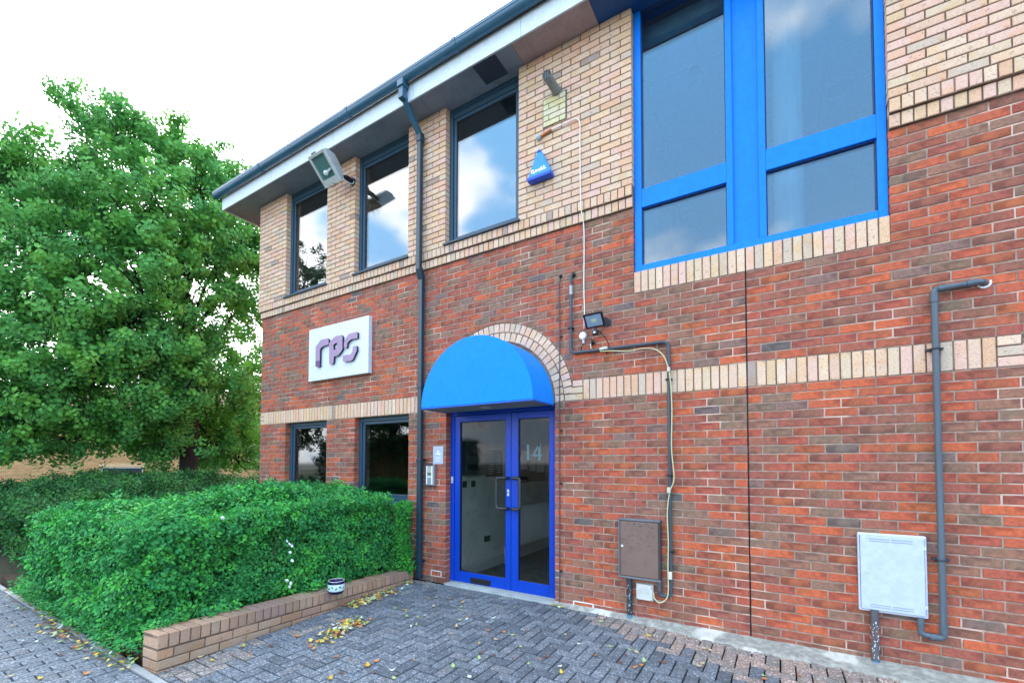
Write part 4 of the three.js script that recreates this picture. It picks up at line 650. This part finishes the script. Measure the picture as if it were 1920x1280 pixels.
function placeAt(pos, out, r, s) { const q = new THREE.Quaternion().setFromUnitVectors(V(0, 1, 0), out.clone().normalize()).multiply(new THREE.Quaternion().setFromAxisAngle(V(0, 1, 0), r() * 6.28)); return new THREE.Matrix4().compose(pos, q, V(s, s, s)); }
function limb(p, q, r0, r1, bend, r) { const m = p.clone().lerp(q, 0.5).add(V(rr(-bend, bend, r), rr(-bend, bend, r) * 0.4, rr(-bend, bend, r))); const c = new THREE.QuadraticBezierCurve3(p, m, q), g = new THREE.TubeGeometry(c, 8, 1, 7, false), a = g.attributes.position, P = c.getPoints(8); for (let i = 0; i < a.count; i++) { const k = Math.floor(i / 8), o = P[Math.min(8, k)], rad = mixn(r0, r1, k / 8); a.setXYZ(i, o.x + (a.getX(i) - o.x) * rad, o.y + (a.getY(i) - o.y) * rad, o.z + (a.getZ(i) - o.z) * rad); } return g; }

const bark = M('#2e2a24', { map: soilTex, bump: grainBump, bumpScale: 0.02, rough: 0.95 });
const limeGreens = [lin(0.9, 1, 0.8), lin(0.7, 0.85, 0.75), lin(1.15, 1.12, 0.8), lin(1.35, 1.25, 0.85), lin(0.6, 0.8, 0.8), lin(1.0, 1.05, 1.0)];
function limeTree(label, base, lobes, count, seed, trunkR, group, mat = leafMat('#5f9c48', 0.24)) {
  const t = thing('lime_tree', label, 'tree', [base.x, 0, base.z], group), r = rng(seed), toL = (p) => p.clone().sub(V(base.x, 0, base.z)), wood = [];
  const L = lobes.map(([p, rad]) => [toL(p), rad]), top = L.reduce((a, b) => (b[0].y > a[0].y ? b : a)), fork = V(0.05, Math.min(5.2, top[0].y * 0.45), 0.0);
  part('trunk', [limb(V(0, -0.1, 0), fork, trunkR, trunkR * 0.66, 0.1, r), limb(fork, top[0].clone().multiply(V(0.8, 1, 0.8)), trunkR * 0.66, 0.03, 0.3, r)], bark, t);
  for (const [c, rad] of L) {
    const h = c.y < 4.6 ? c.y + rr(0.5, 1.2, r) : Math.max(1.7, Math.min(c.y * 0.62, fork.y + (top[0].y - fork.y) * 0.6)), s = h < fork.y ? V(fork.x * h / fork.y, h, 0) : fork.clone().lerp(top[0].clone().multiply(V(0.8, 1, 0.8)), (h - fork.y) / Math.max(0.1, top[0].y - fork.y));
    wood.push(limb(s, c, trunkR * (c.y < 4.6 ? 0.10 : 0.26), 0.02, 0.35, r));
    for (let k = 0; k < 7; k++) { const d = V(rr(-1, 1, r), rr(-0.6, 1, r), rr(-1, 1, r)).normalize(); wood.push(limb(c.clone().lerp(s, rr(0, 0.4, r)), c.clone().addScaledVector(d, rad * 0.85), 0.022, 0.006, 0.15, r)); }
  }
  part('branches', wood, bark, t);
  const vol = L.map(([, a]) => a * a), tot = vol.reduce((a, b) => a + b), places = [], per = 15, rnd = () => V(rr(-1, 1, r), rr(-1, 1, r), rr(-1, 1, r));
  for (let i = 0; i < count / per; i++) {                  // leafy branchlets, each a loose spray of twigs
    let k = 0, x = r() * tot; while ((x -= vol[k]) > 0 && k < L.length - 1) k++;
    const [c, rad] = L[k]; let d = rnd(); while (d.lengthSq() > 1 || d.lengthSq() < 0.01) d = rnd(); d.normalize();
    const lump = 0.78 + 0.5 * fbm(d.x * 0.35 + k * 0.13 + 0.5, d.y * 0.35 + d.z * 0.21 + 0.5, 8, 3, seed + k), q0 = c.clone().addScaledVector(d, rad * lump * Math.pow(rr(0.06, 1, r), 0.5)); q0.y -= 0.10 * Math.hypot(q0.x - c.x, q0.z - c.z);
    const along = d.clone().multiply(V(1, 0.5, 1)).add(V(rr(-0.4, 0.4, r), rr(-0.25, 0.55, r), rr(-0.4, 0.4, r))).normalize(), len = rr(0.45, 0.95, r) * Math.min(1, rad), hue = Math.floor(r() * 6), far = r();
    for (let s = 0; s < per; s++) {
      const a = s / per, q = q0.clone().addScaledVector(along, (a - 0.45) * len).add(rnd().multiplyScalar(0.17 * (1.15 - a))); q.y -= 0.12 * a * a; if (q.y < 1.45) continue;
      places.push({ m: placeAt(q, along.clone().add(rnd().multiplyScalar(0.8)).add(V(0, -0.35, 0)), r, rr(0.7, 1.15, r)), c: r() < 0.6 ? hue : Math.floor(r() * 6) });
    }
  }
  scatter('crown', sprig(8, 0.098, 0.088, 0.30, 0.3, seed + 1, 0.55), mat, places, t, limeGreens, 'stuff');
  return t;
}
{
  const base = atDepth(352, 868, 11.0), lob = (u, v, px, dep) => [atDepth(u, v, dep), px * dep / FOCAL];
  limeTree('tall lime tree with spreading crown beside the building corner', base, [
    lob(200, 225, 62, 11.2), lob(245, 280, 70, 11.0), lob(320, 270, 60, 11.6), lob(385, 325, 62, 11.6), lob(440, 380, 58, 12.0), lob(468, 340, 40, 12.4), lob(130, 330, 80, 10.8), lob(45, 350, 75, 10.5), lob(70, 300, 45, 10.8), lob(-30, 300, 70, 10.3), lob(-90, 380, 90, 10.2),
    lob(230, 390, 95, 10.3), lob(330, 420, 95, 10.8), lob(120, 440, 95, 10.0), lob(20, 450, 90, 9.8), lob(420, 470, 70, 12.0), lob(480, 460, 52, 12.6), lob(250, 500, 100, 10.0), lob(90, 560, 100, 9.6), lob(-20, 560, 90, 9.4), lob(350, 560, 85, 11.2), lob(450, 570, 62, 12.2), lob(200, 620, 95, 9.8), lob(330, 670, 80, 11.4), lob(60, 680, 95, 9.3), lob(-60, 700, 100, 9.2), lob(180, 720, 85, 9.8), lob(450, 690, 55, 12.6), lob(290, 760, 65, 11.0), lob(110, 770, 75, 9.6), lob(10, 790, 80, 9.2), lob(410, 780, 55, 12.4), lob(215, 800, 45, 10.6), lob(45, 835, 26, 9.4), lob(455, 810, 45, 12.8), lob(-40, 810, 55, 9.2), lob(150, 812, 45, 10.2), lob(265, 820, 38, 11.4), lob(400, 850, 45, 12.6), lob(330, 800, 50, 11.8), lob(470, 870, 30, 13.0), lob(345, 730, 48, 10.1), lob(400, 700, 60, 10.9), lob(300, 690, 70, 10.2), lob(440, 760, 55, 12.0), lob(380, 820, 42, 12.2), lob(250, 780, 60, 10.4), lob(350, 640, 60, 10.3), lob(350, 800, 40, 10.3), lob(300, 848, 30, 10.6), lob(425, 850, 45, 12.2), lob(445, 835, 52, 13.6), lob(390, 875, 34, 13.2), lob(320, 760, 45, 10.2)], 21000, 41, 0.225, 'lime trees');
  // trees across the drive, seen only in glass; shade put into leaf colour
  const far = (x, z, h, w, seed, label) => { const r = rng(seed), l = []; for (let i = 0; i < 16; i++) { const a = i * 2.4, y = mixn(2.4, h - w * 0.4, (i + 0.5) / 16), rad = w * (0.5 + 0.5 * Math.sin(Math.PI * (0.15 + 0.75 * i / 16))) * rr(0.55, 0.9, r); l.push([V(x + Math.cos(a) * rad, y, z + Math.sin(a) * rad), rr(1.1, 1.7, r)]); } limeTree(label, V(x, 0, z), l, 4200, seed, 0.24, 'lime trees', leafMat('#2a4a26', 0.2)); };
  far(-21.8, 9.2, 14.5, 3.4, 51, 'lime tree across the drive mirrored in the end window'); far(-17.0, 12.0, 6.4, 3.0, 61, 'low spreading tree across the drive mirrored in the lower windows');
}
// clipped hedge behind the garden wall and looser shrubs beyond
const hedgeGreens = [lin(1, 1, 1), lin(0.75, 0.9, 0.9), lin(1.3, 1.15, 0.8), lin(0.6, 0.85, 0.95), lin(0.9, 1.1, 0.8), lin(1.6, 1.4, 0.8), lin(0.5, 0.7, 0.7)];
function hedge(name, label, x0, x1, z0, z1, h, count, seed, leaf, mat, group, bulge = 0.12, cat = 'hedge', hf) {
  const t = thing(name, label, cat, [(x0 + x1) / 2, 0, (z0 + z1) / 2], group), r = rng(seed), W = x1 - x0, D = z1 - z0, places = [];
  const low = (x, z) => bulge * ((fbm(x * 0.11 + 0.3, z * 0.11 + 0.7, 8, 3, seed) - 0.5) * 1.9 + (fbm(x * 0.31 + 0.6, z * 0.31 + 0.1, 16, 2, seed + 2) - 0.5) * 0.9);
  const H = (x, z) => (hf ? hf(x + (x0 + x1) / 2, z + (z0 + z1) / 2) : h);
  for (let i = 0; i < count; i++) {
    const f = r(), deep = Math.pow(r(), 2.2) * 0.16; let p, n;
    const aT = W * D, aF = W * h, aS = D * h, s = f * (aT + aF + 2 * aS + aF * 0.15);
    const x = rr(-W / 2, W / 2, r), z = rr(-D / 2, D / 2, r), y = Math.pow(r(), 0.85) * h;
    if (s < aT) { p = V(x, H(x, z) + low(x, z) - deep, z); n = V(0, 1, 0); const e = Math.min(W / 2 - Math.abs(x), D / 2 - Math.abs(z)); if (e < 0.3) p.y -= (0.3 - e) * (0.3 - e) * 2.2; }
    else if (s < aT + aF) { p = V(x, y * H(x, D / 2) / h, D / 2 + low(x, y * 3) - deep); n = V(0, 0.25, 1); }
    else if (s < aT + aF + aS) { p = V(W / 2 + low(z, y * 3 + 5) - deep, y * H(W / 2, z) / h, z); n = V(1, 0.25, 0); }
    else if (s < aT + aF + 2 * aS) { p = V(-W / 2 + low(z, y * 3 + 9) + deep, y * H(-W / 2, z) / h, z); n = V(-1, 0.25, 0); }
    else { p = V(x, y, -D / 2 + deep); n = V(0, 0.25, -1); }
    const open = fbm(p.x * 0.42 + 0.3, p.z * 0.42 + p.y * 0.5 + 0.2, 16, 3, seed + 9); if (open < 0.40 && r() < (0.40 - open) * 7) { p.addScaledVector(n, -0.14); if (r() < 0.5) continue; }
    if (r() < 0.02) p.addScaledVector(n, rr(0.03, 0.12, r));
    if (n.y < 0.5) { const under = sstep(0.30, 0.0, p.y); if (r() < under * 0.8) continue; p.x -= n.x * under * 0.16; p.z -= n.z * under * 0.12; }
    places.push({ m: placeAt(p, n.add(V(rr(-0.9, 0.9, r), rr(-0.4, 0.9, r), rr(-0.9, 0.9, r))), r, rr(0.6, 1.3, r)), c: r() < 0.55 ? Math.floor(fbm(p.x * 0.23 + 0.1, p.z * 0.23 + p.y * 0.31, 8, 2, seed + 3) * 2.2 * 7) % 7 : Math.floor(r() * 7) });
  }
  scatter('foliage', leaf, mat, places, t, hedgeGreens, 'stuff');
  const tw = []; for (let i = 0; i < 150; i++) { const x = rr(-W / 2 + 0.1, W / 2 - 0.1, r), z = rr(-D / 2 + 0.08, D / 2 - 0.08, r), y1 = rr(0.45, 0.85, r) * h; tw.push(rod([x, -0.02, z], [x + rr(-0.15, 0.15, r), y1, z + rr(-0.15, 0.15, r)], 0.011, 0.004, 5)); }
  part('stems', tw, M('#4a3a2c', { rough: 0.95 }), t);
  // solid core added inside, keeps daylight from passing through the foliage
  part('added_core', metric(new RoundedBoxGeometry(W - 0.6, h - 0.46, D - 0.6, 3, 0.12).translate(0, 0.12 + (h - 0.46) / 2, 0)), M('#6b6a42', { rough: 1, map: soilTex }), t);
  return t;
}
const smallLeaf = sprig(10, 0.036, 0.026, 0.10, 0.15, 7, 0.1), hedgeMat = leafMat('#41964a', 0.18);
hedge('clipped_hedge', 'clipped dense green hedge filling the bed behind the garden wall', -6.8, -4.24, 0.16, 2.95, 1.08, 28000, 71, smallLeaf, hedgeMat, undefined, 0.2, 'hedge', (x, z) => 1.10 - 0.10 * sstep(1.6, 2.9, z) - 0.05 * sstep(-6.2, -6.9, x));
const bigLeaf = sprig(10, 0.055, 0.034, 0.16, 0.2, 8, 0.2);
hedge('shrub_bank', 'dark loose shrubs in front of the lime tree trunk', -14.6, -8.3, -1.6, 2.45, 1.0, 14000, 72, bigLeaf, leafMat('#356a30', 0.16), undefined, 0.38, 'shrubs', (x, z) => 0.98 + 0.22 * (fbm(x * 0.09 + 0.2, z * 0.09 + 0.4, 8, 3, 5) - 0.4));
hedge('shrub_screen', 'tall dark shrubs across the drive mirrored in the lower window', -22, -13.0, 11.0, 13.5, 2.6, 5000, 73, sprig(10, 0.11, 0.07, 0.3, 0.3, 9, 0.2), leafMat('#20401f', 0.2), undefined, 0.4, 'shrubs');  // leaf colour darkened so the mirrored shrubs read as backlit
{ // climber at the foot of the downpipe
  const t = thing('climbing_plant', 'leafy climber on the brick pier between hedge and downpipe', 'plant', [-4.10, 0, 0.09]), r = rng(77), pl = [];
  for (let i = 0; i < 420; i++) { const y = rr(0.12, 1.0, r), w = 0.09 + 0.06 * Math.sin(y * 7); pl.push({ m: placeAt(V(rr(-w, w, r), y, rr(-0.04, 0.07, r)), V(rr(-0.5, 0.8, r), rr(-0.3, 0.6, r), 1), r, rr(0.6, 0.95, r)), c: Math.floor(r() * 7) }); }
  scatter('foliage', bigLeaf, leafMat('#3f9a38', 0.35), pl, t, hedgeGreens, 'stuff'); part('stems', [0, 1, 2].map((k) => cable([[rr(-0.03, 0.03, r), 0.0, 0], [rr(-0.07, 0.07, r), 0.4, 0], [rr(-0.08, 0.08, r), 0.75, 0.01], [rr(-0.06, 0.06, r), 1.0, 0.02]], 0.006, 20, 5)), M('#5a4632', { rough: 0.9 }), t);
  const e = thing('ground_ivy', 'low leafy ground cover spilling along the inside of the garden wall', 'plant'), q = []; e.userData.kind = 'stuff';
  for (let i = 0; i < 900; i++) { const z = rr(0.25, 2.95, r), f = fbm(z * 0.3, 0.4, 8, 2, 6); if (f < 0.42) continue; q.push({ m: placeAt(V(lowX(z) - rr(0.16, 0.42, r), 0.06 + rr(0.0, 0.16, r), z), V(rr(-0.6, 0.9, r), 1, rr(-0.6, 0.6, r)), r, rr(0.7, 1.2, r)), c: Math.floor(r() * 7) }); }
  for (let i = 0; i < 420; i++) { const x = rr(-7.4, -4.0, r); q.push({ m: placeAt(V(x, rr(0.03, 0.14, r), 3.02 + rr(-0.12, 0.06, r)), V(rr(-0.6, 0.6, r), 1, rr(0, 0.9, r)), r, rr(0.6, 1.1, r)), c: Math.floor(r() * 7) }); }
  scatter('ivy_leaves', smallLeaf, hedgeMat, q, e, hedgeGreens, 'stuff');
}
{ // white flower heads in the hedge
  const petal = merge(Array.from({ length: 7 }, (_, i) => new THREE.SphereGeometry(0.013, 7, 5).scale(1, 0.6, 0.8).translate(0.014, 0.004, 0).rotateZ(0.5).rotateY(i * 0.9))), fm = M('#eef0ee', { rough: 0.7 });
  for (const [u, v, x] of [[536, 1015, -4.16], [541, 1021, -4.15], [546, 1024, -4.16], [543, 1036, -4.15], [546, 1052, -4.17], [537, 1090, -4.15], [543, 1094, -4.14], [541, 1100, -4.14], [416, 972, -4.2], [440, 992, -4.2]]) { const d = ray(u, v), p = EYE.clone().addScaledVector(d, (x - EYE.x) / d.x), o = single('white_flower', petal, fm, 'small white rose bloom on the face of the hedge', 'flower', 'white blooms on the hedge'); o.position.copy(p); o.rotation.set(rr(-0.6, 0.6), rr(0, 3), -1.1); o.scale.setScalar(rr(0.7, 1.05)); }
}
{ // glazed pot on the wall
  const p = onGround(637, 1112, 0.185), t = thing('flower_pot', 'round blue and white glazed pot on the garden wall', 'pot', [p.x - 0.06, 0.178, p.z]);
  const lathe = (pts) => new THREE.LatheGeometry(pts.map(([x, y]) => new THREE.Vector2(x, y)), 36), navy = M('#14164a', { rough: 0.25 });
  part('body', lathe([[0.0, 0.0], [0.062, 0.0], [0.078, 0.018], [0.084, 0.034]]), navy, t); part('painted_band', lathe([[0.084, 0.034], [0.0885, 0.055], [0.0885, 0.085], [0.085, 0.104]]), M('#c9ded8', { rough: 0.25 }), t); part('rim', lathe([[0.085, 0.104], [0.082, 0.122], [0.084, 0.132], [0.076, 0.134], [0.074, 0.11], [0.0, 0.108]]), navy, t); part('rim_edge', new THREE.TorusGeometry(0.079, 0.004, 8, 36).rotateX(Math.PI / 2).translate(0, 0.134, 0), M('#c8b8b0', { rough: 0.4 }), t);
  const gr = M('#3f6a5a', { rough: 0.3 }); for (let i = 0; i < 14; i++) { const a = i * 0.449; part('painted_leaf', new THREE.SphereGeometry(1, 8, 6).scale(0.008, 0.013, 0.0015).rotateZ(i % 2 ? 0.6 : -0.6).translate(0, 0.07 + (i % 2) * 0.014 - 0.006, 0.0885).rotateY(a), i % 3 ? gr : navy, t); }
}
// ------------------------------------------------------------------ fallen leaves
{
  const fallen = (seed, len, wid, curl) => { const r = rng(seed), P = [], N = 6, pts = []; for (let i = 0; i <= N; i++) { const a = i / N, w = Math.sin(Math.PI * Math.pow(a, 0.8)) * wid * 0.5 * rr(0.85, 1.1, r); const y = curl * (a - 0.5) ** 2 * len * 4 + 0.002; pts.push([V(-w, y + curl * 0.012 + rr(0, 0.004, r), (a - 0.5) * len), V(0, y, (a - 0.5) * len), V(w, y + curl * 0.016 + rr(0, 0.004, r), (a - 0.5) * len)]); } for (let i = 0; i < N; i++) for (let k = 0; k < 2; k++) { const a = pts[i][k], b = pts[i][k + 1], c = pts[i + 1][k + 1], d = pts[i + 1][k]; for (const q of [a, d, c, a, c, b]) P.push(q.x, q.y, q.z); } P.push(-0.001, 0.003, -len / 2, 0.001, 0.003, -len / 2, 0, 0.006, -len * 0.72); const g = new THREE.BufferGeometry(); g.setAttribute('position', new THREE.Float32BufferAttribute(P, 3)); g.computeVertexNormals(); return g; };
  const shapes = [fallen(1, 0.055, 0.032, 0.12), fallen(2, 0.045, 0.036, 0.2), fallen(3, 0.06, 0.028, 0.3), fallen(4, 0.042, 0.03, 0.08), fallen(5, 0.034, 0.022, 0.25)];
  const kinds = [['yellow', '#d8b23a'], ['orange', '#c97f38'], ['brown', '#7a4a35'], ['pale green', '#a8bd7c'], ['tan', '#cbb48c'], ['white-backed', '#d5ddd2']], lm = kinds.map(([, c]) => M(c, { rough: 0.75, side: THREE.DoubleSide, transmission: 0.15, thickness: 0 })), r = rng(101);
  const spots = []; for (const [u, v, k] of [[738, 1272, 3], [705, 1240, 1], [700, 1262, 2], [690, 1250, 0], [775, 1238, 0], [683, 1248, 1], [630, 1232, 1], [600, 1202, 0], [735, 1258, 5], [555, 1195, 1], [455, 1213, 0], [398, 1239, 0], [376, 1233, 4], [470, 1227, 1], [508, 1213, 2], [875, 1157, 1], [862, 1163, 3], [855, 1176, 4], [924, 1160, 5], [945, 1186, 1], [960, 1191, 3], [930, 1200, 4], [898, 1207, 0], [903, 1225, 2], [899, 1236, 3], [915, 1183, 1], [985, 1182, 1], [1012, 1237, 1], [850, 1252, 3], [1053, 1263, 0], [1050, 1250, 5], [1116, 1230, 1], [1208, 1242, 3], [1173, 1228, 2], [1203, 1248, 1], [760, 1144, 0], [782, 1158, 3], [796, 1154, 5], [740, 1141, 3], [803, 1122, 0], [763, 1157, 3], [845, 1188, 4], [770, 1176, 5], [1500, 1267, 1], [1432, 1268, 3], [1145, 1213, 3], [1182, 1220, 3], [1060, 1190, 4], [1243, 1243, 2], [640, 1262, 2], [618, 1274, 0], [160, 1264, 1], [42, 1203, 5], [66, 1204, 5], [112, 1204, 3], [148, 1218, 3], [113, 1228, 2], [20, 1175, 4], [75, 1272, 0], [20, 1268, 4], [1025, 1232, 2], [990, 1246, 3], [975, 1214, 3], [1085, 1208, 5], [1310, 1250, 4], [880, 1270, 5]]) spots.push([onGround(u, v), k]);
  for (let i = 0; i < 26; i++) spots.push([V(rr(-3.3, 0.6, r), 0, rr(0.25, 1.6, r)), Math.floor(r() * 6)]);
  const where = (p) => (p.z > 3.05 ? 'on the drive outside the kerb' : p.x < -3.0 ? 'on the paving beside the garden wall' : p.z < 0.75 && p.x > -1.6 ? 'on the buff pavers below the meter boxes' : p.z < 0.8 ? 'on the grey pavers in front of the door' : p.x < -1.7 ? 'on the open grey paving between garden wall and door' : 'on the open grey paving out from the meter boxes');
  for (const [p, k] of spots) { const o = single('fallen_leaf', pick(shapes, r), lm[k], `${kinds[k][0]} fallen leaf ${where(p)}`, 'leaf', `${kinds[k][0]} fallen leaves ${where(p)}`); o.position.set(p.x, 0.002, p.z); o.rotation.y = r() * 6.28; o.rotation.x = rr(-0.15, 0.15, r); o.scale.setScalar(rr(0.75, 1.15, r)); }
  const cols = kinds.map(([, c]) => new THREE.Color(c)).concat([new THREE.Color('#8f9a3c'), new THREE.Color('#e0c84a'), new THREE.Color('#9c6a44')]), drift = (name, label, pts, n, sp) => { const t = thing(name, label, 'leaf litter'), pl = []; t.userData.kind = 'stuff'; for (let i = 0; i < n; i++) { const a = r() * (pts.length - 1), k = Math.floor(a), c = pts[k].clone().lerp(pts[k + 1], a - k), g = () => (r() + r() + r() - 1.5) * sp; const h = Math.abs((r() + r() - 1)) * 0.018; pl.push({ m: new THREE.Matrix4().compose(V(c.x + g(), 0.004 + h, c.z + g()), new THREE.Quaternion().setFromEuler(new THREE.Euler(rr(-0.6, 0.6, r), r() * 6.28, rr(-0.6, 0.6, r))), ONE.clone().multiplyScalar(rr(0.5, 1, r))), c: Math.floor(r() * 9) }); } scatter('leaves', shapes[0], M('#ffffff', { rough: 0.8, side: THREE.DoubleSide }), pl, t, cols, 'stuff'); };
  drift('leaf_drift', 'yellow and green leaf litter swept against the garden wall by the downpipe', [onGround(655, 1138), onGround(690, 1125), onGround(735, 1108)], 230, 0.13); drift('leaf_drift', 'brown and yellow leaf litter drift on the paving beside the garden wall', [onGround(605, 1205), onGround(640, 1180), onGround(672, 1165)], 230, 0.12);
  drift('leaf_drift', 'few brown leaves gathered by the foot of the downpipe', [onGround(760, 1096), onGround(772, 1093)], 26, 0.06); drift('leaf_drift', 'dry tan leaves under the hedge along the kerb', [V(-7.9, 0, 3.0), V(-6.2, 0, 3.07), V(-5.2, 0, 3.1), V(-4.0, 0, 3.08)], 240, 0.11); drift('leaf_drift', 'crumpled dead leaves beside the door jamb', [V(-1.93, 0, 0.06), V(-1.80, 0, 0.08)], 12, 0.04); drift('leaf_drift', 'leaf litter in the gap left of the hedge', [V(-8.3, 0, 2.2), V(-7.7, 0, 2.75)], 140, 0.2);
}
// ------------------------------------------------------------------ neighbouring building behind the tree
{
  const p = atDepth(-120, 868, 27), q = atDepth(520, 868, 31), L = Math.hypot(q.x - p.x, q.z - p.z), t = thing('neighbouring_building', 'tan brick building with brown roof behind the lime tree', 'building', [p.x, 0, p.z]); t.rotation.y = Math.atan2(-(q.z - p.z), q.x - p.x);
  const tanTex = texture(256, 1.8, (u, v) => { const row = Math.floor(v * 24), fx = (u * 8 + (row % 2) * 0.5) % 1, fy = (v * 24) % 1, j = fx < 0.05 || fy < 0.14, k = j ? 0.60 : 0.85 + 0.18 * hash2(Math.floor(u * 8 + (row % 2) * 0.5), row, 3); return [k, k * 0.98, k * 0.94]; });
  const tan = M('#c79a6a', { map: tanTex, rough: 0.9 });
  const wins = [[8.6, 11.0], [19.5, 21.7]].filter(([, b]) => b < L - 1);
  part('wall', extrude(rect(0, L, -0.1, 4.4), -0.3, 0, wins.map(([a, b]) => rect(a, b, 0.35, 1.25).reverse())), tan, t); part('side_wall', [box(0, 0.3, -0.1, 4.4, -9, -0.3), box(L - 0.3, L, -0.1, 4.4, -9, -0.3), box(0, L, -0.1, 4.4, -9.3, -9)], tan, t);
  part('soldier_course', wins.map(([a, b]) => box(a - 0.1, b + 0.1, 1.255, 1.48, 0, 0.02)), M('#d8b184', { rough: 0.9, map: creamTex }), t);
  for (const [a, b] of wins) { const w = part('window', frameGeo(a + 0.01, b - 0.01, 0.36, 1.245, 0.06, -0.12, -0.04), white, t); part('pane', pane(a, b, 0.36, 1.24, -0.09), M('#1d2a33', { rough: 0.05 }), w); }
  part('roof', extrudeX([[0.5, 4.35], [0.5, 4.5], [-4.6, 7.2], [-9.8, 4.5], [-9.8, 4.35]], -0.4, L + 0.4), M('#6a4b3e', { rough: 0.9, map: grimeTex }), t);
}
renderer.render(scene, camera);
